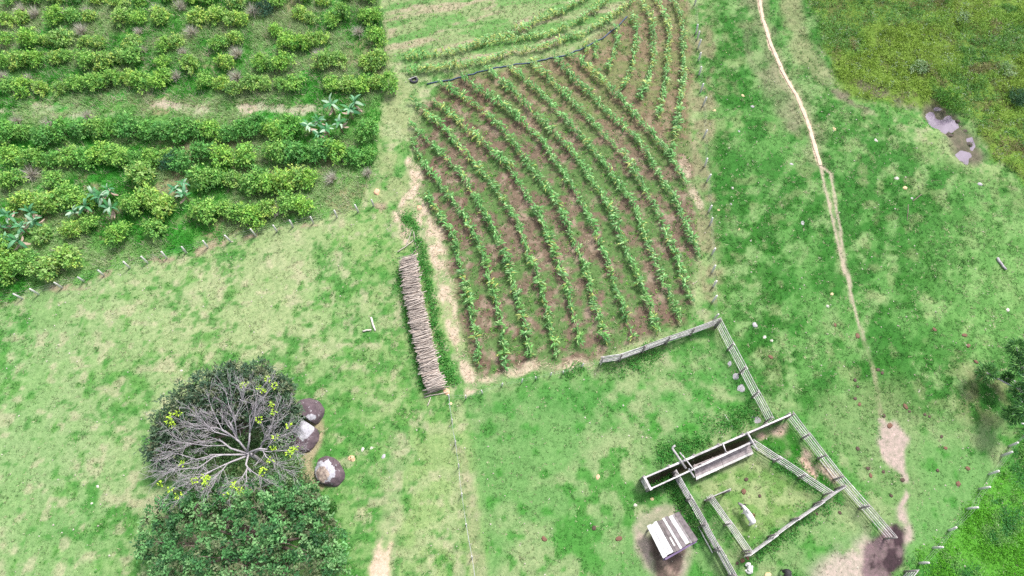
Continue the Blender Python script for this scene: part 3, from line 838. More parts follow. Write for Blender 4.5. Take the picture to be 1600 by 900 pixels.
def maize_arrays(h, nleaf, young=0.0, yellow=0.0, seed=0):
    r = np.random.default_rng(seed)
    V, F, C = [], [], []
    n = 0
    az0 = r.uniform(0, math.pi)
    for i in range(nleaf):
        t = (i + 0.6) / nleaf
        az = az0 + math.pi * i + r.normal(0, 0.35)
        L = (0.42 + 0.26 * math.sin(math.pi * min(1, t * 1.1))) * r.uniform(0.85, 1.15)
        w = 0.125 * r.uniform(0.8, 1.15)
        zb = h * (0.15 + 0.75 * t)
        d = np.array([math.cos(az), math.sin(az), 0]); s = np.array([-d[1], d[0], 0])
        prof = [(0, 0, 0.5), (0.33, 0.22, 1.0), (0.72, 0.26, 0.85), (1.0, 0.05 - 0.1 * (1 - t), 0.05)]
        pts = []
        for a, zz, ww in prof:
            c = d * a * L + np.array([0, 0, zb + zz * L])
            pts += [c - s * w * ww / 2, c + s * w * ww / 2]
        V += pts
        for k in range(3):
            F.append((n + 2 * k, n + 2 * k + 1, n + 2 * k + 3, n + 2 * k + 2))
        g = np.array([0.115, 0.305, 0.08]) * r.uniform(0.65, 1.35)
        if r.random() < 0.3: g = np.array([0.27, 0.46, 0.18]) * r.uniform(0.85, 1.2)
        if r.random() < yellow * (1.25 - t): g = np.array([0.40, 0.47, 0.13]) * r.uniform(0.8, 1.15)
        C += [g] * 8
        n += 8
    # stalk: a slim three-sided stem
    for k in range(3):
        an = 2 * math.pi * k / 3; an2 = 2 * math.pi * (k + 1) / 3
        a = np.array([math.cos(an), math.sin(an), 0]) * 0.016; b = np.array([math.cos(an2), math.sin(an2), 0]) * 0.016
        top = np.array([0, 0, h])
        V += [a, b, b * 0.4 + top, a * 0.4 + top]; F.append((n, n + 1, n + 2, n + 3)); n += 4
        C += [np.array([0.13, 0.19, 0.06])] * 4
    return np.array(V), np.array(F), np.array(C)

MZ = [maize_arrays(rnd.uniform(1.0, 1.4), rnd.choice([8, 9, 10]), yellow=0.05, seed=k) for k in range(8)]
MZ_Y = [maize_arrays(rnd.uniform(0.95, 1.3), rnd.choice([7, 8, 9]), yellow=0.85, seed=50 + k) for k in range(8)]

def walk(pts, step, jit):
    P = [G(*p) for p in pts]; out = []; carry = 0
    for a, b in zip(P[:-1], P[1:]):
        L = (b - a).length; t = carry
        while t < L:
            if rnd.random() < 0.05: t += step; continue
            q = a.lerp(b, t / L)
            q.x += rnd.gauss(0, jit); q.y += rnd.gauss(0, jit); q.z = float(height(q.x, q.y))
            out.append(q); t += step * rnd.uniform(0.8, 1.2)
        carry = t - L
    return out

ORD = ['', 'first', 'second', 'third', 'fourth', 'fifth', 'sixth', 'seventh', 'eighth', 'ninth', 'tenth', 'eleventh', 'twelfth', 'thirteenth', 'fourteenth', 'fifteenth', 'sixteenth', 'seventeenth', 'eighteenth', 'nineteenth']
TENS = {20: 'twent', 30: 'thirt', 40: 'fort', 50: 'fift', 60: 'sixt', 70: 'sevent', 80: 'eight', 90: 'ninet'}
def ordinal(n):
    if n < 20: return ORD[n]
    t = TENS[n // 10 * 10]
    return t + 'ieth' if n % 10 == 0 else t + 'y-' + ORD[n % 10]

plants = []      # (distance to the camera, row, rank from the bottom end, point, yellowish)
for i, r in enumerate(ROWS):
    w = walk(r, 0.30, 0.08)
    for k, q in enumerate(reversed(w)): plants.append(((q - cam.location).length, i, k + 1, q, rnd.random() < (0.6 if float(fbm(q.x, q.y, 5, 2, 3)) > 0.60 else 0.05)))
for r in ROWS_UP:
    for q in walk(r, 0.30, 0.09): plants.append((1e6, -1, 0, q, rnd.random() < 0.4))
for r in ROWS_YEL:
    for q in walk(r, 0.28, 0.12): plants.append((1e6, -1, 0, q, rnd.random() < 0.85))
plants.sort(key=lambda t: t[0])
mz_me = [np_mesh('maize_plant', v, f, M_LEAFV, c) for v, f, c in MZ]
mzy_me = [np_mesh('maize_plant', v, f, M_LEAFV, c) for v, f, c in MZ_Y]
rest = []
for n, (d, row, rank, q, yel) in enumerate(plants):
    s = rnd.uniform(0.56, 1.1) * (0.72 + 0.5 * float(fbm(q.x, q.y, 3.5, 5, 3))); rz = rnd.uniform(0, 6.28)
    lab = row >= 0 and rank < 99
    if n < 290 and lab:
        o = link('maize_plant', rnd.choice(mzy_me if yel else mz_me))
        o.location = q; o.rotation_euler = (rnd.gauss(0, 0.08), rnd.gauss(0, 0.08), rz); o.scale = (s, s, s)
        tag(o, '%s maize plant, %s from the bottom of the %s row from the pole stack' % ('yellowing' if yel else 'leafy', ordinal(rank), ordinal(row + 1)), 'maize plant', 'maize plants at the lower ends of the rows')
    else:
        v, f, c = rnd.choice(MZ_Y if yel else MZ)
        ca, sa = math.cos(rz) * s, math.sin(rz) * s
        vv = np.stack([v[:, 0] * ca - v[:, 1] * sa + q.x, v[:, 0] * sa + v[:, 1] * ca + q.y, v[:, 2] * s + q.z], 1)
        rest.append((vv, f, c * rnd.uniform(0.8, 1.25)))
V, F, C = merge(rest)
o = link('maize_rows', np_mesh('maize_rows', V, F, M_LEAF, C)); tag(o, 'maize plants filling the farther parts of the curved rows', 'maize', kind='stuff')

def field_weeds():
    """bean seedlings between the rows and weeds on the stubble"""
    x, y = scatter(9000, (610, -60, 1110, 600)); z = height(x, y); Z = zones(x, y, z)
    p = np.maximum(Z['corn'] * 0.75, Z['stubble'] * 0.5) * (1 - Z['tan'])
    keep = rng.random(len(x)) < p; x, y, z = x[keep], y[keep], z[keep]
    t = rng.random((len(x), 1))
    col = np.where(t > 0.80, C3(0.16, 0.42, 0.05), np.where(t > 0.3, C3(0.075, 0.21, 0.045), C3(0.14, 0.25, 0.08)))
    a = leaf_clumps(x, y, z, 7, 0.13, 0.14, 0.14, 0.08, col)
    # dry leaf litter lying on the soil
    x, y = scatter(14000, (610, -60, 1110, 600)); z = height(x, y); Z = zones(x, y, z)
    keep = rng.random(len(x)) < np.maximum(Z['corn'] * 0.7, Z['stubble'] * 0.6); x, y, z = x[keep], y[keep], z[keep]
    n = len(x); an = rng.uniform(0, 6.28, n)
    v, f = leaves(np.stack([x, y, z + 0.05], 1), np.stack([np.cos(an), np.sin(an), rng.normal(0, 0.15, n)], 1), np.tile([0, 0, 1.0], (n, 1)) + rng.normal(0, 0.2, (n, 3)), rng.uniform(0.15, 0.45, n), 0.05, 0.1)
    lc = np.where(rng.random((n, 1)) > 0.5, C3(0.42, 0.33, 0.22), C3(0.24, 0.17, 0.12)) * rng.uniform(0.75, 1.25, (n, 1))
    # straw strewn over the bare strips
    x, y = scatter(60000, (-60, 120, 1110, 620)); z = height(x, y); Z = zones(x, y, z)
    keep = rng.random(len(x)) < np.maximum(Z['tan'] * 0.85, Z['track'] * 0.5); x, y, z = x[keep], y[keep], z[keep]
    n = len(x); an = rng.normal(0.9, 0.9, n)
    v2, f2 = leaves(np.stack([x, y, z + 0.04], 1), np.stack([np.cos(an), np.sin(an), rng.normal(0, 0.12, n)], 1), np.tile([0, 0, 1.0], (n, 1)) + rng.normal(0, 0.25, (n, 3)), rng.uniform(0.25, 0.7, n), 0.05, 0.05)
    l2 = np.where(rng.random((n, 1)) > 0.35, C3(0.56, 0.47, 0.33), np.where(rng.random((n, 1)) > 0.5, C3(0.33, 0.26, 0.18), C3(0.22, 0.33, 0.12))) * rng.uniform(0.75, 1.2, (n, 1))
    return merge([a, (v, f, np.repeat(lc, 4, 0)), (v2, f2, np.repeat(l2, 4, 0))])
V, F, C = field_weeds()
o = link('field_weeds', np_mesh('field_weeds', V, F, M_LEAF, C)); tag(o, 'bean seedlings, weeds and dry leaf litter between the maize rows', 'weeds', kind='stuff')

# ------------------------------------------------------------------ coffee bushes
def bush_mesh(name, rx, ry, h, ntip, nl, pal, seed, L=0.27, W=0.15):
    """a bush of many shoots; each shoot ends in a spray of leaves of one tone"""
    global rng
    keep = rng; rng = np.random.default_rng(seed)
    d = rdir(ntip, 0.35); d[:, 2] = np.abs(d[:, 2]) * 1.0 - 0.12
    az_ = np.arctan2(d[:, 1], d[:, 0]); lump = (0.66 + 0.5 * rng.random(ntip)) * (1 + 0.16 * np.sin(az_ * 2 + seed) + 0.12 * np.sin(az_ * 3 + seed * 2.3))
    c = d * np.stack([rx * lump, ry * lump, h * 0.55 * lump], 1) * rng.uniform(0.75, 1.0, (ntip, 1)) + np.array([0, 0, h * 0.42])
    c[:, 2] = np.maximum(c[:, 2], 0.1)
    N = ntip * nl
    cc = np.repeat(c, nl, 0); dd = np.repeat(d, nl, 0)
    p = cc + rng.normal(0, 0.13, (N, 3))
    ld = unit(dd * 0.7 + rng.normal(0, 0.6, (N, 3)) + np.array([0, 0, -0.1]))
    ln = unit(dd + np.array([0, 0, 0.9]) + rng.normal(0, 0.4, (N, 3)))
    V, F = leaves(p, ld, ln, L * rng.uniform(0.7, 1.3, N), W * rng.uniform(0.8, 1.2, N), 0.12)
    pal = np.array(pal, float)
    tone = pal[rng.integers(0, len(pal), ntip)] * rng.uniform(0.8, 1.2, (ntip, 1))
    C = np.repeat(np.repeat(tone, nl, 0) * rng.uniform(0.75, 1.25, (N, 1)), 4, 0)
    # woody stems
    t = Tubes()
    for k in range(5):
        a = rng.uniform(0, 6.28); q = np.array([math.cos(a) * rx * 0.5, math.sin(a) * ry * 0.5, h * 0.6])
        t.tube([(0, 0, -0.05), q * 0.5 + [0, 0, 0.05], q], [0.03, 0.022, 0.01], 4, (0.12, 0.09, 0.07), cap=False)
    tv = np.concatenate(t.V); tf = np.array(t.F) + len(V)
    V = np.concatenate([V, tv]); F = np.concatenate([F, tf]); C = np.concatenate([C, np.concatenate(t.C)])
    rng = keep
    return np_mesh(name, V, F, M_LEAFV, C)

PAL_MID = [(0.17, 0.40, 0.07), (0.22, 0.46, 0.085), (0.31, 0.53, 0.11), (0.12, 0.32, 0.065)]
PAL_YEL = [(0.28, 0.50, 0.10), (0.24, 0.46, 0.10), (0.44, 0.58, 0.13), (0.16, 0.36, 0.08), (0.33, 0.50, 0.15)]
PAL_DARK = [(0.10, 0.32, 0.065), (0.13, 0.38, 0.08), (0.21, 0.46, 0.10), (0.13, 0.34, 0.075)]
B_MID = [bush_mesh('coffee_bush', 1.12, 1.06, 1.95, 95, 9, PAL_MID, 100 + k) for k in range(4)]
B_YEL = [bush_mesh('coffee_bush', 1.12, 1.06, 1.85, 95, 9, PAL_YEL, 120 + k) for k in range(4)]
B_DARK = [bush_mesh('coffee_bush', 1.16, 1.06, 2.0, 95, 9, PAL_DARK, 140 + k) for k in range(4)]
COFFEE_ROWS = [
    ('fifth row below the dirt track', 'my', [(14, 418), (40, 412), (70, 418), (100, 404), (0, 408)]),
    ('fourth row below the dirt track', 'my', [(2, 392), (28, 402), (64, 366), (108, 356), (138, 346), (182, 364), (240, 360), (320, 328), (345, 326), (370, 332), (398, 334), (422, 330), (447, 318), (474, 322)]),
    ('third row below the dirt track', 'ymy', [(32, 312), (68, 318), (96, 310), (128, 318), (208, 318), (232, 312), (258, 320), (224, 272), (318, 278), (342, 276), (368, 282), (396, 288), (420, 290), (444, 282), (466, 278), (484, 282)]),
    ('second row below the dirt track', 'dm', [(16, 246), (52, 246), (80, 248), (106, 246), (132, 246), (156, 240), (182, 244), (208, 244), (236, 244), (262, 244), (286, 250), (322, 240), (346, 246), (384, 244), (434, 242), (456, 240), (482, 242), (506, 238), (528, 240), (552, 240), (576, 242), (20, 282), (84, 284)]),
    ('first row below the dirt track', 'ddm', [(8, 204), (40, 208), (72, 212), (98, 202), (122, 204), (150, 196), (176, 198), (202, 196), (228, 202), (254, 204), (280, 204), (306, 202), (332, 204), (356, 206), (378, 202), (402, 198), (428, 200), (452, 204), (575, 200)]),
    ('first row above the dirt track', 'ym', [(10, 134), (36, 132), (62, 136), (90, 132), (118, 128), (148, 132), (172, 122), (196, 122), (220, 126), (248, 126), (258, 118), (318, 126), (344, 128), (368, 136), (394, 132), (414, 130), (436, 130), (458, 130), (514, 128), (540, 130), (566, 132), (588, 130), (608, 126)]),
    ('second row above the dirt track', 'my', [(4, 92), (28, 92), (52, 92), (80, 88), (104, 90), (132, 90), (160, 94), (184, 86), (206, 90), (250, 94), (296, 100), (354, 96), (408, 96), (428, 100), (450, 98), (510, 98), (530, 92), (568, 90), (590, 88), (582, 100)]),
    ('third row above the dirt track', 'my', [(8, 62), (46, 58), (72, 56), (98, 58), (126, 60), (152, 62), (208, 62), (256, 66), (278, 62), (338, 64), (368, 62), (428, 50), (448, 62), (466, 66), (484, 60), (504, 56), (586, 58)]),
    ('fourth row above the dirt track', 'yym', [(8, 32), (32, 28), (86, 28), (112, 24), (140, 22), (190, 28), (216, 22), (246, 24), (312, 26), (336, 22), (356, 26), (376, 26), (466, 20), (488, 24), (520, 26), (532, 18), (568, 20), (584, 24)]),
    ('fifth row above the dirt track', 'my', [(20, -4), (52, -8), (84, -4), (120, -10), (152, -6), (184, -4), (220, -8), (262, -6), (300, -10), (330, -8), (366, -4), (400, -8), (432, -4), (470, -8), (506, -4), (540, -8), (574, -6)]),
]
for rn, pal, pts in COFFEE_ROWS:
    for k, (px, py) in enumerate(sorted(pts)):
        p = pal[rnd.randrange(len(pal))]
        kindword = {'m': 'mid green', 'y': 'yellowish green', 'd': 'dark green'}[p]
        me = rnd.choice({'m': B_MID, 'y': B_YEL, 'd': B_DARK}[p])
        s = rnd.uniform(0.76, 1.16) * (0.92 if 'above' in rn else 1.06)
        # the crown is seen a little beyond the foot of the bush
        q = A(px + rnd.gauss(0, 2.5), py + rnd.gauss(0, 2), 0.9); q.z = float(height(q.x, q.y))
        o = link('coffee_bush', me); o.location = q; o.rotation_euler = (0, 0, rnd.uniform(0, 6.28)); o.scale = (s, s, s * rnd.uniform(0.9, 1.1))
        tag(o, '%s coffee bush, %s from the left in the %s' % (kindword, ordinal(k + 1), rn), 'coffee bush', 'coffee bushes in rows')

# dry grey shrubs
def dry_mesh(seed):
    r = np.random.default_rng(seed)
    n = 260
    d = r.normal(size=(n, 3)); d[:, 2] = np.abs(d[:, 2]) + 0.5; d = unit(d)
    base = d * 0.15; L = r.uniform(0.5, 1.05, n)
    s = unit(np.cross(d, r.normal(size=(n, 3))))
    V = np.stack([base - s * 0.02, base + s * 0.02, base + d * L[:, None]], 1).reshape(-1, 3)
    c = np.repeat(np.where(r.random((n, 1)) > 0.25, C3(0.60, 0.56, 0.51), C3(0.47, 0.46, 0.32)) * r.uniform(0.7, 1.2, (n, 1)), 3, 0)
    return np_mesh('dry_shrub', V, np.arange(n * 3).reshape(-1, 3), M_GRASS, c)
DRY = [dry_mesh(300 + k) for k in range(3)]
DRY_UP = [(35, 15), (55, 22), (100, 20), (135, 18), (245, 15), (280, 10), (300, 50), (217, 50), (128, 48), (222, 78), (285, 82), (372, 85), (370, 120), (393, 18), (45, 122), (2, 122), (560, 50), (500, 85), (275, 120), (62, 138)]
DRY_LOW = [(25, 188), (135, 180), (48, 272), (520, 280), (575, 270), (436, 328), (80, 195)]
for pts, where in ((DRY_UP, 'above the dirt track'), (DRY_LOW, 'below the dirt track')):
    for k, (px, py) in enumerate(sorted(pts)):
        q = A(px, py, 0.5); q.z = float(height(q.x, q.y)) + 0.25
        o = link('dry_shrub', rnd.choice(DRY)); o.location = q; s = rnd.uniform(0.8, 1.4); o.scale = (s, s, s); o.rotation_euler = (rnd.gauss(0, 0.3), rnd.gauss(0, 0.3), rnd.uniform(0, 6.28))
        tag(o, 'dry grey twiggy shrub among coffee bushes, %s from the left %s' % (ordinal(k + 1), where), 'shrub', 'dry shrubs among the coffee')

# ------------------------------------------------------------------ banana plants
def banana_leaf_mesh(L, W, col, brown=False):
    n = 7; V, F, C = [], [], []
    for i in range(n + 1):
        t = i / n
        w = W * math.sin(math.pi * (0.08 + 0.90 * t)) ** 0.6
        x = L * t * 0.9; z = L * (0.55 * t - 0.75 * t * t) * (1 if not brown else -0.5)
        for q, dz in ((-0.5, 0.06), (0, 0), (0.5, 0.06)):
            V.append((x, q * w, z + dz * (1 - abs(q)) - abs(q) * 0.06)); C.append(np.array(col) * (1.35 if q == 0 else 1.0))
        if i:
            a = (i - 1) * 3; b = i * 3
            F += [(a, a + 1, b + 1, b), (a + 1, a + 2, b + 2, b + 1)]
    return np_mesh('leaf', np.array(V), np.array(F), M_BANANA, np.array(C))
BL = [banana_leaf_mesh(1.25, 0.34, c) for c in ((0.07, 0.22, 0.10), (0.12, 0.29, 0.15), (0.05, 0.20, 0.06), (0.30, 0.44, 0.30))]
BL_DRY = banana_leaf_mesh(1.05, 0.26, (0.42, 0.31, 0.25), True)
tb = Tubes(); tb.tube([(0, 0, -0.1), (0.02, 0, 0.6), (0, 0.02, 1.25)], [0.13, 0.11, 0.06], 7)
BSTEM = tb.mesh('stem', simple_mat('banana_stem', (0.20, 0.17, 0.09), (0.32, 0.30, 0.16), 4))
CLUMPS = [
    ('beside the right end of the dirt track', [(483, 200), (498, 190), (520, 170), (512, 208), (532, 198), (548, 178), (556, 166), (500, 215)]),
    ('in the clump left of centre', [(148, 306), (163, 312), (172, 300), (118, 334), (176, 328), (138, 328)]),
    ('in the clump left of the hedge', [(276, 298), (290, 308), (288, 290)]),
    ('in the clump at the left edge', [(18, 342), (36, 358), (12, 378), (50, 334), (34, 380), (58, 350), (4, 356)]),
]
proto = None
for where, pts in CLUMPS:
    for k, (px, py) in enumerate(sorted(pts)):
        q = A(px, py, 1.0); q.z = float(height(q.x, q.y))
        r = empty('banana_plant', q, 'bluish green banana plant, %s from the left %s' % (ordinal(k + 1), where), 'banana plant', 'banana plants among the coffee')
        s = rnd.uniform(0.75, 1.08); r.scale = (s, s, s * 1.1); r.rotation_euler = (0, 0, rnd.uniform(0, 6.28))
        link('stem', BSTEM, r)
        nl = rnd.choice((8, 9, 10))
        for i in range(nl):
            l = link('leaf', rnd.choice(BL), r); l.location = (0, 0, 1.15 + 0.05 * i)
            l.rotation_euler = (rnd.gauss(0, 0.4), -rnd.uniform(-0.3, 1.1), i * 2.4 + rnd.gauss(0, 0.2))
            u = rnd.uniform(0.75, 1.05); l.scale = (u, u, u)
        for i in range(rnd.choice((2, 2, 3))):
            l = link('leaf', BL_DRY, r); l.location = (0, 0, 1.0); l.rotation_euler = (0, rnd.uniform(0.1, 0.6), rnd.uniform(0, 6.28))
            l['label'] = 'withered brown leaf'

# ------------------------------------------------------------------ shrubs of the hollow
def shrub(px, py, r, h, pal, label, seed, name='shrub', L=0.2, W=0.09, n=70):
    q = A(px, py, h * 0.5); q.z = float(height(q.x, q.y))
    o = link(name, bush_mesh(name, r, r, h, n, 13, pal, seed, L, W)); o.location = q
    return tag(o, label, 'shrub')
PALE = [(0.28, 0.42, 0.20), (0.36, 0.48, 0.27), (0.18, 0.34, 0.11)]
shrub(1486, 155, 1.5, 1.6, [(0.07, 0.23, 0.02), (0.10, 0.26, 0.03), (0.05, 0.17, 0.02)], 'bright green rounded shrub just above the pond', 401, n=110)
shrub(1505, 28, 0.95, 0.8, PALE, 'pale grey-green shrub near the top of the scrub', 402, n=40)
shrub(1437, 104, 0.95, 0.8, PALE, 'pale silvery shrub in the middle of the scrub', 403, n=42)
shrub(1575, 108, 1.1, 0.8, PALE, 'pale silvery shrub near the right edge of the scrub', 405, n=46)
shrub(1592, 150, 1.1, 1.2, [(0.04, 0.12, 0.04), (0.06, 0.16, 0.06)], 'dark green shrub at the right edge beside the scrub', 407)
shrub(265, 252, 1.15, 1.7, [(0.04, 0.15, 0.06), (0.06, 0.19, 0.09), (0.03, 0.11, 0.05)], 'bluish dark green shrub between two coffee rows', 408)
shrub(412, 12, 1.2, 1.6, [(0.035, 0.10, 0.05), (0.05, 0.13, 0.07)], 'dark bluish shrub at the top edge above the coffee', 409)
shrub(515, 795, 0.55, 0.5, [(0.03, 0.13, 0.02), (0.05, 0.17, 0.03)], 'low dark green tuft of weeds below the right boulder', 410, n=26)

# hummocks in the pond
mh = simple_mat('pond_mud', (0.05, 0.04, 0.035), (0.11, 0.085, 0.07), 4)
for k, (px, py, r) in enumerate([(1484, 212, 0.42), (1497, 190, 0.34), (1507, 205, 0.40), (1514, 226, 0.36)]):
    x, y = ray_plane(px, py, POND_Z)
    e = empty('grass_hummock', (float(x), float(y), POND_Z - 0.08), 'dark muddy hummock topped with grass in the pond, %s from the left' % ordinal(k + 1), 'hummock', 'hummocks in the pond')
    bm = bmesh.new(); bmesh.ops.create_icosphere(bm, subdivisions=2, radius=1)
    for v in bm.verts:
        w = 1 + 0.75 * mnoise.noise(v.co * 1.5 + Vector((k * 9, 0, 0)))
        v.co = Vector((v.co.x * r * w * 1.25, v.co.y * r * w * 0.85, v.co.z * 0.28))
    me = bpy.data.meshes.new('mud_mound'); bm.to_mesh(me); bm.free(); me.materials.append(mh); link('mud_mound', me, e)
    n = 44; xx, yy = rng.normal(0, r * 0.5, n), rng.normal(0, r * 0.4, n)
    V, F, C = blades(xx, yy, np.full(n, 0.12), 6, rng.uniform(0.12, 0.25, n), 0.04, np.tile(C3(0.09, 0.16, 0.03), (n, 1)))
    link('grass', np_mesh('grass', V, F, M_GRASS, C), e)

# ------------------------------------------------------------------ the three big trees and boulders lower left
def crown(lobes, nper, nl, pal, L, W, seed, flat=0.75, spread=0.16):
    """lobes: (centre Vector, radius). leafy sprays spread through each lobe's outer volume"""
    global rng
    keep = rng; rng = np.random.default_rng(seed)
    out = []
    for c, r in lobes:
        d = rdir(nper, 0.25)
        lump = np.clip(rng.normal(0.82, 0.2, (nper, 1)), 0.4, 1.3)
        p = np.array(c) + d * lump * r * np.array([1, 1, flat])
        N = nper * nl
        pp = np.repeat(p, nl, 0) + rng.normal(0, spread, (N, 3)); dd = np.repeat(d, nl, 0)
        ld = unit(dd * 0.4 + rng.normal(0, 0.7, (N, 3)))
        ln = unit(dd * 0.5 + np.array([0, 0, 1.0]) + rng.normal(0, 0.45, (N, 3)))
        V, F = leaves(pp, ld, ln, L * rng.uniform(0.7, 1.3, N), W * rng.uniform(0.8, 1.2, N), 0.1)
        P = np.array(pal); tone = P[rng.integers(0, len(P), nper)] * rng.uniform(0.75, 1.25, (nper, 1))
        out.append((V, F, np.repeat(np.repeat(tone, nl, 0) * rng.uniform(0.8, 1.2, (N, 1)), 4, 0)))
    rng = keep
    return merge(out)

def limbs(base, fork, lobes, r0, mat, parent, name='trunk'):
    t = Tubes()
    m = base.lerp(fork, 0.5) + Vector((rnd.gauss(0, 0.1), rnd.gauss(0, 0.1), 0))
    t.tube([base + Vector((0, 0, -0.3)), base + Vector((0, 0, 0.3)), m, fork], [r0 * 1.5, r0 * 1.1, r0 * 0.95, r0 * 0.8], 9)
    o = t.build(name, mat, parent, smooth=True)
    for c, r in lobes:
        b = Tubes(); c = Vector(c)
        mid = fork.lerp(c, 0.5) + Vector((rnd.gauss(0, 0.25), rnd.gauss(0, 0.25), 0.25))
        b.tube([fork, mid, c], [r0 * 0.5, r0 * 0.3, r0 * 0.12], 6)
        for k in range(6):
            d = Vector((rnd.gauss(0, 1), rnd.gauss(0, 1), rnd.gauss(0.3, 0.6))).normalized()
            s = mid.lerp(c, rnd.uniform(0.3, 1)); b.tube([s, s + d * r * 0.45 + Vector((0, 0, 0.1)), s + d * r * 0.95], [r0 * 0.12, 0.03, 0.012], 4)
        b.build('branch', mat, parent, smooth=True)
    return o

# dark evergreen at the back
base = G(392, 688)
L1 = [(A(px, py, z), r) for px, py, z, r in [(266, 662, 3.6, 1.5), (292, 634, 4.4, 1.8), (328, 612, 5.0, 1.9), (362, 600, 5.0, 1.8), (398, 600, 4.8, 1.7), (432, 614, 4.0, 1.5), (310, 652, 4.0, 1.5), (368, 632, 4.2, 1.6), (418, 642, 3.4, 1.5), (252, 696, 2.8, 1.1), (258, 712, 2.0, 1.0), (446, 650, 2.6, 1.3), (345, 650, 3.2, 1.3)]]
r = empty('dark_evergreen_tree', base, 'dark grey-green evergreen tree behind the bare branching tree', 'tree')
def localise(parts_parent, objs): pass
def build_tree(name, label, base, fork, lobes, r0, nper, nl, pal, L, W, seed, bark):
    e = empty(name, base, label, 'tree')
    ll = [(c - base, rr) for c, rr in lobes]
    limbs(Vector((0, 0, 0)), fork - base, ll, r0, bark, e)
    V, F, C = crown(ll, nper, nl, pal, L, W, seed)
    link('crown', np_mesh('crown', V, F, M_LEAF, C), e)
    return e
bpy.data.objects.remove(r)
build_tree('evergreen_tree', 'dark grey-green evergreen tree behind the bare branching tree', base, A(385, 672, 2.0), L1, 0.28, 150, 11,
           [(0.065, 0.13, 0.065), (0.085, 0.155, 0.085), (0.13, 0.20, 0.12), (0.055, 0.11, 0.065), (0.15, 0.18, 0.10)], 0.38, 0.13, 501, M_BARK)
# lush green tree in front
base2 = G(430, 860)
L2 = [(A(px, py, z), r) for px, py, z, r in [(258, 806, 3.2, 1.5), (302, 796, 3.8, 1.6), (352, 806, 4.6, 1.7), (404, 790, 4.2, 1.8), (448, 796, 3.6, 1.5), (486, 800, 2.8, 1.4), (506, 836, 2.6, 1.5), (242, 850, 3.0, 1.5), (290, 852, 4.6, 1.9), (338, 872, 5.4, 1.7), (396, 840, 5.4, 2.0), (452, 850, 4.6, 1.9), (515, 880, 2.8, 1.5), (258, 900, 3.6, 1.7), (312, 905, 4.8, 1.8), (385, 900, 5.6, 2.1), (445, 905, 5.0, 2.0), (500, 930, 3.2, 1.8), (290, 950, 4.4, 2.0), (350, 955, 5.0, 2.0), (420, 955, 4.6, 2.2), (470, 975, 3.4, 2.0), (425, 760, 2.2, 1.1), (340, 765, 2.2, 1.2), (476, 770, 1.6, 0.9), (275, 778, 2.2, 1.0)]]
build_tree('broadleaf_tree', 'large lush green broadleaf tree at the lower left, cut by the bottom edge', base2, A(425, 850, 1.8), L2, 0.34, 46, 26,
           [(0.065, 0.20, 0.06), (0.09, 0.26, 0.08), (0.15, 0.34, 0.12), (0.045, 0.14, 0.05), (0.20, 0.38, 0.15), (0.13, 0.17, 0.08)], 0.27, 0.15, 502, M_BARK)

# bare tree with a few tufts of young leaves
base3 = G(412, 726)
e = empty('bare_tree', base3, 'leafless grey branching tree with tufts of yellow-green leaves', 'tree')
hub = A(386, 707, 3.2) - base3
t = Tubes(); t.tube([Vector((0, 0, -0.3)), Vector((0.05, 0, 0.4)), hub * 0.55 + Vector((0, 0.1, 0)), hub], [0.3, 0.22, 0.18, 0.14], 9)
t.build('trunk', M_PALE_BARK, e, smooth=True)
TIPS = [(243, 752, 4.6), (250, 712, 5.2), (262, 735, 4.2), (268, 688, 5.6), (284, 664, 5.8), (298, 640, 6.0), (325, 622, 6.4), (352, 606, 6.6), (380, 602, 6.6), (404, 605, 6.4), (424, 606, 6.0), (440, 620, 5.6), (452, 645, 5.0), (466, 672, 4.6), (468, 706, 4.0), (448, 735, 3.8), (420, 752, 3.6), (388, 770, 3.8), (356, 775, 4.2), (318, 770, 4.4), (286, 775, 4.4), (258, 772, 4.2), (345, 640, 5.0), (400, 645, 5.0), (310, 690, 4.6), (430, 680, 4.4)]
tips3 = []
cen = hub
tipv = sorted([A(px, py, z) - base3 for px, py, z in TIPS], key=lambda q: math.atan2(q.y - cen.y, q.x - cen.x))
k = 0; sizes = [3, 3, 3, 3, 3, 3, 3, 3, 2]
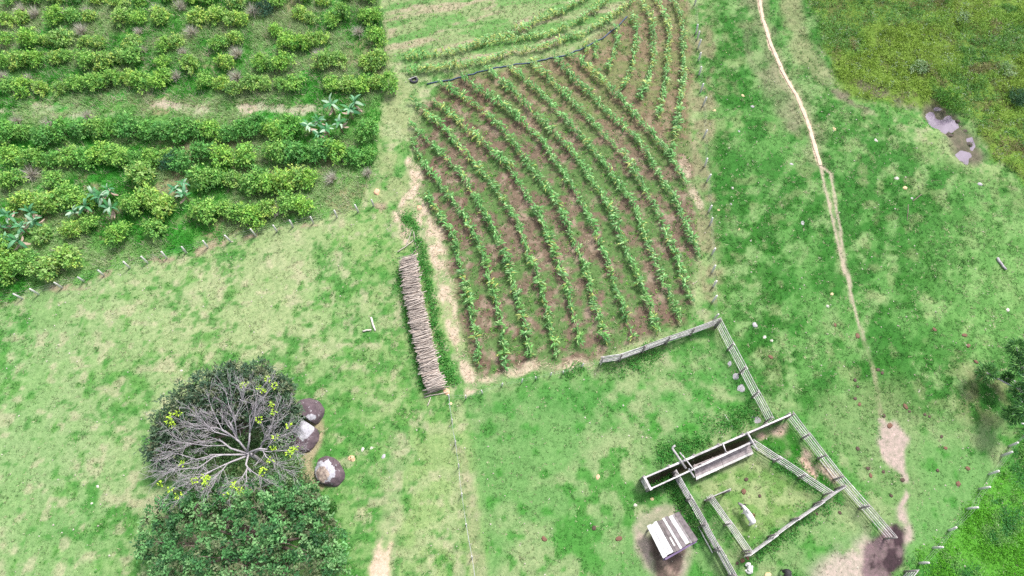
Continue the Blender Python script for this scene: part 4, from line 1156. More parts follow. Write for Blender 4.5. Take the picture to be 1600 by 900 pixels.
for gsz in sizes:
    grp = tipv[k:k + gsz]; k += gsz
    if not grp: break
    b = Tubes()
    mean = sum(grp, Vector()) / len(grp)
    st0 = hub * rnd.uniform(0.72, 1.0)
    end = st0.lerp(mean, rnd.uniform(0.45, 0.6)) + Vector((rnd.gauss(0, 0.3), rnd.gauss(0, 0.3), 0.25))
    midp = st0.lerp(end, 0.5) + Vector((rnd.gauss(0, 0.22), rnd.gauss(0, 0.22), 0.12))
    b.tube([st0, midp, end], [0.095, 0.075, 0.055], 7)
    def sub(p0, dirv, ln, rad, depth):
        m = p0 + dirv * ln * 0.5 + Vector((rnd.gauss(0, 0.09), rnd.gauss(0, 0.09), 0.06)) * ln
        q = p0 + dirv * ln + Vector((0, 0, 0.12 * ln))
        b.tube([p0, m, q], [rad, rad * 0.7, 0.007], 4)
        tips3.append(q)
        if depth:
            for _ in range(3):
                dv = (dirv + Vector((rnd.gauss(0, 0.55), rnd.gauss(0, 0.55), rnd.gauss(0.05, 0.3)))).normalized()
                sub(p0.lerp(q, rnd.uniform(0.3, 0.85)), dv, ln * rnd.uniform(0.4, 0.65), rad * 0.55, depth - 1)
    for tip in grp:
        u = rnd.uniform(0.35, 1.0)
        start = midp.lerp(end, (u - 0.5) * 2) if u > 0.5 else st0.lerp(midp, u * 2)
        d = tip - start; L = d.length
        side = Vector((-d.y, d.x, 0)).normalized(); wob = rnd.uniform(-0.16, 0.16) * L
        P = [start, start.lerp(tip, 0.3) + side * wob * 0.8 + Vector((0, 0, 0.1 * L)), start.lerp(tip, 0.65) + side * wob * rnd.uniform(-0.3, 0.6) + Vector((0, 0, 0.08 * L)), tip]
        b.tube(P, [0.05, 0.04, 0.027, 0.009], 6)
        for q in range(13):
            w = rnd.uniform(0.15, 0.97)
            p0 = P[0].lerp(P[1], w / 0.3) if w < 0.3 else (P[1].lerp(P[2], (w - 0.3) / 0.35) if w < 0.65 else P[2].lerp(P[3], (w - 0.65) / 0.35))
            dv = (d.normalized() + Vector((rnd.gauss(0, 0.55), rnd.gauss(0, 0.55), rnd.gauss(0.1, 0.3)))).normalized()
            sub(p0, dv, rnd.uniform(0.7, 1.9), 0.02, 2 if q < 6 else 1)
    b.build('branch', M_PALE_BARK, e, smooth=True)
YEL = [(264, 657), (270, 664), (267, 650), (280, 645), (380, 603), (384, 600), (411, 610), (407, 607), (418, 592), (429, 603), (428, 644), (405, 656), (451, 665), (430, 683), (428, 699), (456, 704), (461, 700), (452, 708), (409, 740), (412, 735), (374, 765), (378, 768), (354, 774), (320, 758), (324, 750), (304, 751), (266, 765), (279, 774), (252, 755), (286, 725), (423, 719), (367, 758), (389, 770), (424, 632), (318, 745)]
for i, (px, py) in enumerate(YEL):
    c = A(px, py, 6.0 if py < 690 else 4.8) - base3
    near_tip = min(tips3, key=lambda q: (q - c).length)
    x, y, z = (np.full(1, v) for v in c)
    V, F, C = leaf_clumps(x, y, z, 15, 0.22, 0.18, 0.2, 0.11, np.tile(C3(0.50, 0.72, 0.07), (1, 1)))
    lt = link('leaf_tuft', np_mesh('leaf_tuft', V, F, M_LEAF, C), e)
    tw = Tubes(); tw.tube([near_tip, near_tip.lerp(c, 0.5) + Vector((0, 0, 0.05)), c], [0.016, 0.013, 0.008], 4)
    tw.build('twig', M_PALE_BARK, lt, smooth=True)
L3 = [(A(px, py, z) - base3, r) for px, py, z, r in [(285, 690, 2.4, 1.3), (325, 680, 2.4, 1.4), (300, 725, 2.2, 1.4), (345, 715, 2.0, 1.4), (300, 755, 2.0, 1.3), (345, 755, 2.2, 1.3), (430, 690, 2.0, 1.2), (410, 745, 1.8, 1.2), (452, 730, 1.6, 1.2), (445, 760, 1.8, 1.1), (385, 675, 2.2, 1.2)]]
V, F, C = crown(L3, 34, 9, [(0.12, 0.25, 0.09), (0.17, 0.30, 0.12), (0.23, 0.33, 0.17), (0.10, 0.20, 0.08)], 0.24, 0.1, 777)
link('sparse_leaves', np_mesh('sparse_leaves', V, F, M_LEAF, C), e)
# undergrowth at the trees' feet
px = []; ug = []
for _ in range(760):
    a = rnd.uniform(285, 478); b_ = rnd.uniform(660, 790)
    g = G(a, b_); ug.append((g.x, g.y, g.z))
ug = np.array(ug)
V, F, C = leaf_clumps(ug[:, 0], ug[:, 1], ug[:, 2], 12, 0.4, rng.uniform(0.5, 1.9, len(ug)), 0.22, 0.09, np.where(rng.random((len(ug), 1)) > 0.5, C3(0.11, 0.25, 0.075), C3(0.19, 0.29, 0.12)))
o = link('undergrowth', np_mesh('undergrowth', V, F, M_LEAF, C)); tag(o, 'tangled green undergrowth at the feet of the three trees', 'undergrowth', kind='stuff')

# boulders
def rock_mesh(name, sx, sy, sz, seed, mat, sub=4, rough=0.18, cut=None, squash=0.0):
    bm = bmesh.new(); bmesh.ops.create_icosphere(bm, subdivisions=sub, radius=1)
    off = Vector((seed * 3.7, seed * 1.3, seed * 0.7))
    for v in bm.verts:
        w = 1 + rough * mnoise.noise(v.co * 1.1 + off) + rough * 0.45 * mnoise.noise(v.co * 2.6 + off) + rough * 0.15 * mnoise.noise(v.co * 7 + off)
        v.co = Vector((v.co.x * sx * w, v.co.y * sy * w, v.co.z * sz * w))
    if cut:
        for pt, nor in cut:
            bmesh.ops.bisect_plane(bm, geom=bm.verts[:] + bm.edges[:] + bm.faces[:], plane_co=pt, plane_no=nor, clear_outer=True)
            bmesh.ops.holes_fill(bm, edges=[ed for ed in bm.edges if ed.is_boundary], sides=0)
    me = bpy.data.meshes.new(name); bm.to_mesh(me); bm.free()
    me.polygons.foreach_set('use_smooth', [True] * len(me.polygons)); me.materials.append(mat)
    return me

def boulder_mat(name, seed, spot, rad, tan_amt):
    """dark weathered rock with one ragged lichen patch about spot (object space)"""
    m, nt, p, out = new_mat(name)
    v = n_coord(nt)
    mp = nt.nodes.new('ShaderNodeMapping'); mp.inputs['Location'].default_value = (seed, seed * 2, 0); nt.links.new(v, mp.inputs[0]); w = mp.outputs[0]
    f = n_noise(nt, 2.2, 6, 0.65, w)
    c = n_ramp(nt, f, [(0.3, (0.06, 0.04, 0.05)), (0.7, (0.14, 0.10, 0.115))])
    def patch(cen, r, nz, soft=0.04, scale=1.6):
        d = nt.nodes.new('ShaderNodeVectorMath'); d.operation = 'DISTANCE'; nt.links.new(v, d.inputs[0]); d.inputs[1].default_value = cen
        a = nt.nodes.new('ShaderNodeMath'); a.operation = 'MULTIPLY_ADD'; a.inputs[1].default_value = nz
        nt.links.new(n_noise(nt, scale, 7, 0.62, w), a.inputs[0]); nt.links.new(d.outputs['Value'], a.inputs[2])
        lo = r + nz * 0.5
        return n_ramp(nt, a.outputs[0], [(max(0, lo - soft), 1.0), (min(1, lo), 0.0)]) if lo < 1 else n_ramp(nt, n_scale(nt, a.outputs[0], 0.4), [(lo * 0.4 - soft * 0.4, 1.0), (lo * 0.4, 0.0)])
    c = n_mix(nt, 'MIX', c, n_ramp(nt, n_noise(nt, 5, 4, 0.6, w), [(0.3, (0.27, 0.26, 0.29)), (0.7, (0.52, 0.51, 0.56))]), patch(spot, rad, 1.5))
    spots = n_ramp(nt, n_noise(nt, 1.7, 6, 0.7, w), [(0.60, 0.0), (0.64, 0.75)])
    c = n_mix(nt, 'MIX', c, (0.42, 0.39, 0.42), spots)
    if tan_amt:
        c = n_mix(nt, 'MIX', c, n_ramp(nt, n_noise(nt, 3, 4, 0.6, w), [(0.35, (0.12, 0.085, 0.08)), (0.6, (0.40, 0.32, 0.27))]), patch((spot[0] + 0.15, spot[1] - 0.3, spot[2]), rad * tan_amt, 1.2))
    nt.links.new(c, p.inputs['Base Color']); p.inputs['Roughness'].default_value = 0.9
    n_bump(nt, p, f, 0.6, 0.08)
    return m
def n_scale(nt, a, k):
    q = nt.nodes.new('ShaderNodeMath'); q.operation = 'MULTIPLY'; q.inputs[1].default_value = k; nt.links.new(a, q.inputs[0]); return q.outputs[0]
MB1 = boulder_mat('lichen_rock_a', 3.0, (0.55, -0.55, 0.9), 0.45, 0); MB2 = boulder_mat('lichen_rock_b', 11.0, (0.1, 0.3, 0.95), 0.95, 0); MB3 = boulder_mat('lichen_rock_c', 8.0, (-0.2, -0.2, 0.85), 1.0, 0.62)
def rock(name, px, py, me, label, cat, rz=0.0, sink=0.1, group=None, zseen=0.0):
    q = A(px, py, zseen); q.z = float(height(q.x, q.y)) - sink
    o = link(name, me); o.location = q; o.rotation_euler = (0, 0, rz)
    return tag(o, label, cat, group)
rock('boulder', 478, 643, rock_mesh('boulder', 1.45, 1.35, 1.4, 1, MB1, 5, 0.14, [(Vector((0, -0.55, 0)), Vector((-0.5, -0.86, 0.0)))]), 'dark purple-brown domed boulder, upper half of the split pair', 'boulder', 0, 0.1, zseen=0.6)
rock('boulder', 473, 676, rock_mesh('boulder', 1.4, 1.7, 1.05, 2, MB2, 5, 0.14, [(Vector((0, 1.06, 0)), Vector((0.5, 0.86, 0.0)))]), 'grey lichened boulder half hidden by branches, lower half of the split pair', 'boulder', 0.0, 0.1, zseen=0.5)
rock('boulder', 512, 736, rock_mesh('boulder', 1.5, 1.15, 1.1, 3, MB3, 5, 0.14), 'oval dark boulder with white lichen patch on top, standing alone', 'boulder', math.radians(-38), 0.05, zseen=0.5)

# ------------------------------------------------------------------ stack of poles
def pole_mesh(L, r, seed, bend=0.04):
    rr = random.Random(seed); t = Tubes()
    P = []
    for k in range(5):
        u = k / 4
        P.append(Vector(((u - 0.5) * L, rr.gauss(0, bend) * L * 0.3, rr.gauss(0, bend) * L * 0.25)))
    t.tube(P, [r * (1.1 - 0.35 * k / 4) for k in range(5)], 6)
    return t.mesh('pole', M_POLE, True)
PM = [pole_mesh(rnd.uniform(1.3, 1.95), rnd.choice((0.025, 0.03, 0.036, 0.042, 0.058)), 600 + k) for k in range(18)]
axis_px = [(638, 400), (642, 440), (652, 490), (664, 545), (675, 590), (680, 606)]
AX = [A(px, py, 1.0) for px, py in axis_px]
def along(pts, t):
    Ls = [(b - a).length for a, b in zip(pts[:-1], pts[1:])]; T = sum(Ls) * t
    for a, b, l in zip(pts[:-1], pts[1:], Ls):
        if T <= l: return a.lerp(b, T / l)
        T -= l
    return pts[-1].copy()
NP = 285
for k in range(NP):
    t = (k + 0.5) / NP
    q = along(AX, t); gz = float(height(q.x, q.y))
    layer = k % 4
    o = link('wooden_pole', rnd.choice(PM))
    q.x += rnd.gauss(0, 0.17); q.y += rnd.gauss(0, 0.03)
    q.z = gz + 1.02 + 0.07 * layer + rnd.uniform(-0.02, 0.02) - 0.12 * abs(t - 0.5) * 2
    o.location = q
    o.rotation_euler = (rnd.uniform(0, 6.28), rnd.gauss(0, 0.03), math.radians(rnd.gauss(17, 8)) + (math.pi if rnd.random() < 0.5 else 0))
    tag(o, 'dry grey-brown pole lying crosswise on top of the long stack', 'pole', 'poles on top of the long stack')
t = Tubes()
for k in range(900):
    u = rnd.random(); q = along(AX, u); gz = float(height(q.x, q.y))
    a = math.radians(rnd.gauss(16, 4)); L = rnd.uniform(1.2, 1.6) / 2
    d = Vector((math.cos(a) * L, math.sin(a) * L, rnd.gauss(0, 0.03)))
    c = Vector((q.x + rnd.gauss(0, 0.1), q.y, gz + rnd.uniform(0.05, 1.0)))
    t.tube([c - d, c + d], [0.055, 0.04], 5)
o = t.build('stacked_poles', M_POLE2); tag(o, 'lower layers of poles inside the long stack', 'poles', kind='stuff')
for px, py, az, L, lab in [(640, 372, 75, 1.9, 'thin stray pole leaning above the top end of the stack'), (648, 374, 100, 1.7, 'thin stray pole pointing away from the top end of the stack'),
                           (634, 386, 40, 2.0, 'loose pole lying askew at the top left corner of the stack'), (652, 388, 60, 1.6, 'loose pole lying askew at the top right corner of the stack'),
                           (682, 617, 12, 2.2, 'loose pole on the grass just below the stack, lowest of three'), (680, 612, 14, 2.1, 'loose pole at the lower end of the stack, middle of three'),
                           (684, 607, 10, 2.1, 'loose pole at the lower end of the stack, topmost of three'), (671, 628, 70, 0.8, 'short thin stick standing off below the stack end')]:
    q = G(px, py, 0.14); o = link('wooden_pole', pole_mesh(L, 0.045, px)); o.location = q; o.rotation_euler = (0, -0.05, math.radians(az)); tag(o, lab, 'pole')

# ------------------------------------------------------------------ stones, logs, dung
def stone(px, py, r, mat, label, flat=0.6, rz=0.4, name='rock', cat='rock'):
    r *= 0.68; flat *= 0.8
    return rock(name, px, py, rock_mesh(name, r, r * 0.78, r * flat, rnd.randrange(100), mat, 3, 0.3), label, cat, rnd.uniform(0, 3), 0.05, zseen=r * flat * 0.5)
stone(588, 299, 0.62, M_ORANGE, 'orange boulder at the right end of the wire fence beside the coffee', 0.8)
stone(655, 324, 0.52, M_ORANGE, 'orange rock at the left end of the maize plot', 0.6)
stone(698, 611, 0.55, M_ORANGE, 'orange rock at the lower end of the pole stack', 0.6)
stone(704, 630, 0.3, M_YELLOWSTONE, 'small tan rock just below the orange one at the stack end', 0.5)
stone(1117, 172, 0.36, M_YELLOWSTONE, 'tan rock beside the right-hand maize fence, lowest of the group')
stone(1135, 82, 0.28, M_YELLOWSTONE, 'tan rock nearest the top in the right-hand pasture')
stone(1161, 149, 0.36, M_YELLOWSTONE, 'tan rock on lush grass, upper one of the pair left of the path')
stone(1176, 166, 0.34, M_GREYSTONE, 'grey rock on lush grass, lower one of the pair left of the path')
stone(1155, 205, 0.28, M_GREYSTONE, 'small grey rock in lush grass below the pair of rocks')
stone(1304, 201, 0.45, M_YELLOWSTONE, 'flat pinkish tan rock just right of the footpath', 0.3)
stone(1369, 219, 0.4, M_PALESTONE, 'pale rock midway between the footpath and the pond')
stone(1402, 278, 0.42, M_PALESTONE, 'pale grey rock, upper one of two right of the footpath')
stone(1415, 293, 0.45, M_YELLOWSTONE, 'yellow rock, lower one of two right of the footpath')
stone(1425, 310, 0.4, M_GREYSTONE, 'grey rock with a stick by it, below the yellow rock', 0.4)
stone(1532, 287, 0.4, M_GREYSTONE, 'grey rock at the foot of the scrub near the right edge')
stone(1237, 256, 0.38, M_GREYSTONE, 'grey rock on lush grass left of the forking footpath')
stone(1254, 347, 0.45, M_GREYSTONE, 'flat grey rock left of the lower footpath', 0.3)
stone(1145, 293, 0.32, M_PALESTONE, 'pale rock right of the maize fence, highest of several small ones')
stone(1142, 318, 0.36, M_GREYSTONE, 'wide grey rock right of the maize fence', 0.3)
stone(1123, 328, 0.28, M_YELLOWSTONE, 'small tan rock close to the maize fence posts')
stone(1155, 358, 0.26, M_YELLOWSTONE, 'small yellow rock in lush grass below the wide grey rock')
stone(1180, 507, 0.48, M_GREYSTONE, 'grey rock in the grass right of the corral corner')
stone(1195, 526, 0.34, M_PALESTONE, 'small pale rock right of the corral corner below the grey one', 0.5)
stone(1206, 532, 0.26, M_PALESTONE, 'white pebble-like rock beside the small pale rock right of the corral corner')
stone(1300, 459, 0.3, M_YELLOWSTONE, 'small yellow rock left of the faint lower footpath')
stone(1294, 478, 0.28, M_PALESTONE, 'small pale rock just below the yellow one left of the faint footpath')
stone(1575, 484, 0.36, M_PALESTONE, 'white rock on the grass near the right edge')
stone(549, 716, 0.5, M_ORANGE, 'pinkish rock right of the lone oval boulder', 0.35)
stone(566, 701, 0.42, M_PALESTONE, 'flat pale rock up right of the lone oval boulder', 0.3)
stone(580, 700, 0.32, M_PALESTONE, 'flat pale rock beside another one, right of the boulders', 0.3)
stone(599, 713, 0.34, M_GREYSTONE, 'grey rock with white top on the dry pasture')
stone(437, 603, 0.3, M_PALESTONE, 'pale rock half hidden behind the dark tree crown') if False else None
stone(283, 579, 0.32, M_PALESTONE, 'pale rock on the pasture up left of the trees', 0.4)
0 and stone(110, 728, 0.55, M_PALESTONE, 'flat pale rock patch on the left pasture', 0.2)
stone(152, 760, 0.26, M_PALESTONE, 'small white rock on the left pasture, upper of two')
stone(143, 786, 0.26, M_PALESTONE, 'small white rock on the left pasture, lower of two')
stone(934, 745, 0.36, M_ORANGE, 'pale orange rock on the middle pasture left of the cattle race')
stone(1019, 780, 0.34, M_YELLOWSTONE, 'tan rock above the trodden ring around the shed')
stone(993, 789, 0.26, M_PALESTONE, 'small pale rock up left of the shed')
stone(1140, 568, 0.5, M_GREYSTONE, 'greyish slab inside the corral by the upper rail fence', 0.3, 2.2)
stone(1150, 588, 0.55, M_GREYSTONE, 'greyish slab by the rail fence, second from top', 0.3, 2.2)
stone(1159, 606, 0.65, M_GREYSTONE, 'long greyish slab by the rail fence, third from top', 0.3, 2.2)
stone(1182, 655, 0.75, M_GREYSTONE, 'greyish slab where the rail fence meets the cattle race', 0.3, 2.2)
stone(1200, 900, 0.55, M_YELLOWSTONE, 'yellowish tan boulder cut by the bottom edge left of the dark cow', 0.7)

# pale pebbles too many to count
n = 1600
x, y = rng.uniform(-50, 50, n), rng.uniform(1, 60, n)
Zp = zones(x, y); keep = (rng.random(n) < np.clip(1 - Zp['coffee'] - Zp['corn'] - Zp['scrub'] - Zp['stubble'], 0, 1)) & in_view(x, y)
x, y = x[keep], y[keep]; z = height(x, y)
OCT = np.array([(1, 0, 0), (0, 1, 0), (-1, 0, 0), (0, -1, 0), (0, 0, 0.8), (0.5, 0.5, 0.5), (-0.5, 0.5, 0.55), (-0.5, -0.5, 0.5), (0.5, -0.5, 0.55)], float)
OF = np.array([(0, 5, 4), (5, 1, 4), (1, 6, 4), (6, 2, 4), (2, 7, 4), (7, 3, 4), (3, 8, 4), (8, 0, 4)])
sz = rng.uniform(0.03, 0.09, len(x))[:, None, None]
V = (OCT[None] * sz * rng.uniform(0.7, 1.3, (len(x), 1, 3)) + np.stack([x, y, z + 0.03], 1)[:, None, :]).reshape(-1, 3)
F = (OF[None] + (np.arange(len(x)) * 9)[:, None, None]).reshape(-1, 3)
C = np.repeat(np.where(rng.random((len(x), 1)) > 0.5, C3(0.62, 0.58, 0.5), C3(0.55, 0.5, 0.42)), 9, 0)
o = link('pebbles', np_mesh('pebbles', V, F, M_GRASS, C)); tag(o, 'pale pebbles scattered over the pastures', 'pebbles', kind='stuff')

DUNG = [(1305, 508, 0), (1340, 525, 0), (1372, 578, 1), (1378, 583, 1), (1336, 594, 1), (1340, 604, 1), (1336, 623, 1), (1421, 643, 1), (1381, 650, 1), (1415, 635, 0), (1343, 632, 0), (1452, 651, 1), (1445, 648, 1), (1340, 701, 1), (1356, 732, 1), (1380, 737, 1), (1360, 743, 0), (1392, 774, 1), (1465, 735, 1), (1471, 682, 1), (1512, 732, 0), (1410, 750, 1), (1497, 756, 0), (1276, 803, 1), (1312, 801, 1), (928, 825, 1), (967, 842, 0), (850, 842, 0), (1152, 880, 1), (1168, 871, 0), (1160, 876, 0), (1176, 806, 0), (1513, 540, 0), (1507, 524, 0), (1460, 515, 0), (1525, 565, 0), (1204, 558, 0), (1477, 700, 0), (1390, 665, 0), (1162, 768, 0), (1166, 749, 1), (1187, 775, 1)]
DM = [rock_mesh('dung_pat', 0.17, 0.14, 0.06, k, M_DUNG, 2, 0.35) for k in range(3)]
RM = [rock_mesh('earth_patch', 0.22, 0.17, 0.045, 20 + k, M_REDSOIL, 2, 0.4) for k in range(3)]
for px, py, dk in DUNG:
    q = G(px, py, 0.03)
    if dk:
        o = link('dung_pat', rnd.choice(DM)); tag(o, 'dark dried dung pat lying on the grass of the cattle pasture', 'dung', 'dung pats on the pasture')
    else:
        o = link('earth_scrape', rnd.choice(RM)); tag(o, 'small scrape of bare reddish earth in the pasture', 'earth scrape', 'reddish earth scrapes')
    o.location = q; s = rnd.uniform(0.8, 1.25); o.scale = (s, s, s); o.rotation_euler = (0, 0, rnd.uniform(0, 6.28))

def log(name, p0, p1, r, mat, label, cat='log', lift=None):
    a, b = G(*p0), G(*p1); c = a.lerp(b, 0.5); c.z = float(height(c.x, c.y))
    e = Tubes(); P = []
    for k in range(5):
        u = k / 4; q = a.lerp(b, u) - c; q.z += (lift if lift is not None else r) ; q.x += rnd.gauss(0, r * 0.4); q.y += rnd.gauss(0, r * 0.4); P.append(q)
    e.tube(P, [r, r * 1.05, r * 0.95, r * 0.9, r * 0.75], 8)
    o = e.build(name, mat, None, True); o.location = c
    return tag(o, label, cat)
log('fallen_log', (1556, 404), (1572, 422), 0.12, M_PALE_BARK, 'pale fallen log lying in the grass near the right edge')
log('fallen_log', (579, 497), (588, 516), 0.10, M_PALESTONE, 'longer pale pinkish piece of wood on the dry pasture left of the stack')
log('fallen_log', (567, 517), (580, 516), 0.09, M_PALESTONE, 'short pale piece of wood lying level beside a longer one')
log('stick', (1425, 315), (1439, 304), 0.05, M_BARK, 'dark stick across the grey rock right of the footpath', 'stick')
log('stick', (1419, 320), (1417, 345), 0.04, M_BARK, 'thin dark stick lying below the grey rock in the pasture', 'stick')
log('loose_pole', (1090, 823), (1113, 864), 0.055, M_WHITEPOST, 'thin pale pole lying on grass beside the fence near the shed', 'pole', 0.12)
log('stick', (1184, 632), (1196, 655), 0.035, M_WHITEPOST, 'thin white stick lying in the grass above the cattle race', 'stick') if False else None
log('stick', (1132, 648), (1147, 672), 0.035, M_WHITEPOST, 'thin white stick lying in the grass above the cattle race', 'stick')

# ------------------------------------------------------------------ wire fences
def wire_fence(name, label, px, tall, mat, rad, lean=0.0, wires=3, wire_r=0.004):
    P = [G(*p) for p in px]
    c = P[len(P) // 2].copy()
    e = empty(name, c, label, 'fence')
    tops = []
    for k, q in enumerate(P):
        t = Tubes(); h = tall * rnd.uniform(0.88, 1.1)
        d = Vector((rnd.gauss(0, 0.07), rnd.gauss(0, 0.07), 0))
        b = q - c
        t.tube([b + Vector((0, 0, -0.2)), b + Vector((0, 0, h * 0.5)) + d * 0.4, b + Vector((0, 0, h)) + d], [rad * 1.1, rad, rad * 0.85], 7)
        t.build('post', mat, e, True); tops.append((b, d, h))
    for w in range(wires):
        t = Tubes(); u = 0.35 + 0.58 * w / max(1, wires - 1)
        pts = []
        for k, (b, d, h) in enumerate(tops):
            q = b + Vector((0, 0, tall * u)) + d * u; pts.append(q)
            if k < len(tops) - 1:
                q2 = tops[k + 1][0] + Vector((0, 0, tall * u)); m = q.lerp(q2, 0.5); m.z -= 0.03; pts.append(m)
        t.tube(pts, wire_r, 4); t.build('wire', M_WIRE, e)
    return e
wire_fence('wire_fence', 'wire fence on pale posts along the lower edge of the coffee', [(-6, 476), (36, 467), (61, 460), (98, 450), (132, 440), (163, 431), (203, 419), (231, 411), (261, 404), (291, 395), (325, 387), (361, 378), (400, 369), (433, 362), (458, 355), (490, 349), (527, 340), (560, 332), (584, 322)], 1.35, M_WHITEPOST, 0.09)
wire_fence('wire_fence', 'wire fence on pale posts along the right side of the maize', [(1084, -26), (1085, 8), (1087, 53), (1089, 62), (1090, 76), (1091, 95), (1092, 117), (1094, 144), (1098, 166), (1099, 215), (1101, 260), (1104, 284), (1107, 331), (1109, 352), (1112, 398), (1112, 426), (1114, 448), (1113, 472), (1115, 500)], 1.4, M_WHITEPOST, 0.10, wire_r=0.003)
wire_fence('wire_fence', 'wire fence with few pale posts running down the middle pasture', [(702, 622), (706, 660), (711, 694), (717, 730), (721, 774), (729, 820), (738, 872), (744, 910)], 1.25, M_WHITEPOST, 0.065, wire_r=0.009)
wire_fence('wire_fence', 'row of short pale posts with wire below the maize plot', [(702, 622), (728, 623), (754, 615), (784, 603), (815, 598), (838, 592), (860, 587), (880, 583), (908, 574), (938, 570)], 0.95, M_WHITEPOST, 0.06, wires=2)
wire_fence('wire_fence', 'row of pale white posts with wire beside the weedy brush, lower right', [(1606, 672), (1577, 697), (1565, 712), (1545, 741), (1530, 764), (1510, 795), (1482, 829), (1457, 856), (1436, 880)], 1.35, M_WHITEPOST, 0.10)

# ------------------------------------------------------------------ board corral
def rail_fence(name, label, pts, h=1.85, n_rails=5, bay=2.4, rail_w=0.105, stagger=0.05, post_h=None, close=True, gap=None):
    """rails on posts; pts are the spots where the fence's foot stands"""
    P = [G(*p) for p in pts]; c = P[0].copy()
    e = empty(name, c, label, 'fence')
    for a, b in zip(P[:-1], P[1:]):
        L = (b - a).length; n = max(1, round(L / bay)); d = (b - a) / n
        dirv = Vector((d.x, d.y, 0)).normalized(); nor = Vector((-dirv.y, dirv.x, 0))
        for k in range(n + 1):
            q = a + d * k - c; q.z = float(height(a.x + d.x * k, a.y + d.y * k)) - c.z
            t = Tubes(); hh = (post_h or h) + rnd.uniform(0.02, 0.14)
            lean = Vector((rnd.gauss(0, 0.02), rnd.gauss(0, 0.02), 0))
            t.tube([q + Vector((0, 0, -0.2)), q + Vector((0, 0, hh)) + lean], [0.085, 0.07], 8)
            t.build('post', M_RAILPOST, e, True)
        for k in range(n):
            q0 = a + d * k - c; q1 = a + d * (k + 1) - c
            z0 = float(height(a.x + d.x * k, a.y + d.y * k)) - c.z; z1 = float(height(a.x + d.x * (k + 1), a.y + d.y * (k + 1))) - c.z
            off = nor * (0.105 + 0.045 * (k % 2))
            for r in range(n_rails):
                u = 0.18 + (h - 0.28) * r / max(1, n_rails - 1)
                s0 = Vector((q0.x, q0.y, z0 + u)) + off - dirv * 0.12; s1 = Vector((q1.x, q1.y, z1 + u)) + off + dirv * 0.12
                s0.z += rnd.gauss(0, 0.035); s1.z += rnd.gauss(0, 0.035)
                if rnd.random() < 0.04: s1.z -= 0.14
                s0 -= dirv * rnd.uniform(0, 0.12); s1 += dirv * rnd.uniform(0, 0.12)
                ctr = s0.lerp(s1, 0.5); ax = (s1 - s0) / 2
                up = Vector((0, 0, rail_w / 2 * rnd.uniform(0.85, 1.1)))
                t = Tubes(); t.box(ctr, ax, nor * 0.021, up)
                t.build('rail', M_RAIL, e)
    return e
rail_fence('rail_fence', 'grey board fence running up from the corral corner to its left end by the maize', [(939, 569), (967, 565), (1003, 552), (1040, 538), (1078, 525), (1116, 511)], bay=3, n_rails=5, rail_w=0.24)
rail_fence('rail_fence', 'weathered rail fence going down from the corral corner to the cattle race', [(1118, 512), (1195, 660)])
rail_fence('rail_fence', 'long weathered rail fence on the right side, ending in the dark mud', [(1228, 655), (1302, 750), (1382, 842)])
rail_fence('rail_fence', 'slanting rail fence inside the corral between lush grass and the cow pen', [(1170, 697), (1286, 774)])
rail_fence('rail_fence', 'board fence closing the lower right side of the cow pen', [(1305, 764), (1236, 812), (1162, 866)], rail_w=0.24)
rail_fence('rail_fence', 'short rail fence along the left side of the cow pen', [(1104, 781), (1160, 862)])
rail_fence('rail_fence', 'single low board sticking out at the top of the cow pen\'s left fence', [(1103, 783), (1131, 771)], n_rails=4, rail_w=0.2)
rail_fence('rail_fence', 'board fence from the cattle race down past the shed to the bottom edge', [(1049, 743), (1094, 823), (1137, 900), (1150, 925)], rail_w=0.24)
rail_fence('rail_fence', 'end of a pale rail fence in green weeds at the bottom edge', [(1413, 893), (1390, 922)], rail_w=0.13)

# cattle race: two close-boarded walls, an end gate, cross bars, a working platform
def board_wall(e, name, p0, p1, h, c, mat_rail=M_RAIL):
    a, b = G(*p0), G(*p1)
    L = (b - a).length; dirv = Vector((b.x - a.x, b.y - a.y, 0)).normalized(); nor = Vector((-dirv.y, dirv.x, 0))
    n = max(1, round(L / 2.3))
    for k in range(n):
        s0 = a.lerp(b, k / n); s1 = a.lerp(b, (k + 1) / n)
        z0, z1 = float(height(s0.x, s0.y)), float(height(s1.x, s1.y))
        for r in range(7):
            u = 0.15 + 0.255 * r * h / 1.85
            w0 = Vector((s0.x, s0.y, z0 + u)) - c; w1 = Vector((s1.x, s1.y, z1 + u)) - c
            t = Tubes(); t.box(w0.lerp(w1, 0.5) + nor * rnd.uniform(-0.012, 0.012), (w1 - w0) / 2 * 1.01, nor * 0.025, Vector((0, 0, 0.112)))
            t.build('board', M_DARKWOOD, e)
        t = Tubes(); w0 = Vector((s0.x, s0.y, z0 + h + 0.03)) - c; w1 = Vector((s1.x, s1.y, z1 + h + 0.03)) - c
        t.box(w0.lerp(w1, 0.5), (w1 - w0) / 2 * 1.015, nor * rnd.uniform(0.055, 0.085), Vector((0, 0, 0.025))); t.build('top_rail', mat_rail, e)
    for k in range(n + 1):
        s = a.lerp(b, k / n); z = float(height(s.x, s.y)); q = Vector((s.x, s.y, z)) - c + nor * 0.125
        t = Tubes(); t.tube([q + Vector((0, 0, -0.2)), q + Vector((0, 0, h + 0.12))], [0.085, 0.075], 8); t.build('post', M_RAILPOST, e, True)
    return a, b, nor, dirv
c0 = G(1095, 722)
race = empty('cattle_race', c0, 'narrow close-boarded wooden cattle race with a sloping plank platform beside it', 'cattle race')
H_R = 1.85
a, b, nor, dirv = board_wall(race, 'outer', (1001, 752), (1223, 656), H_R, c0)
a2, b2, nor2, dirv2 = board_wall(race, 'inner', (1010, 769), (1164, 698), H_R, c0)
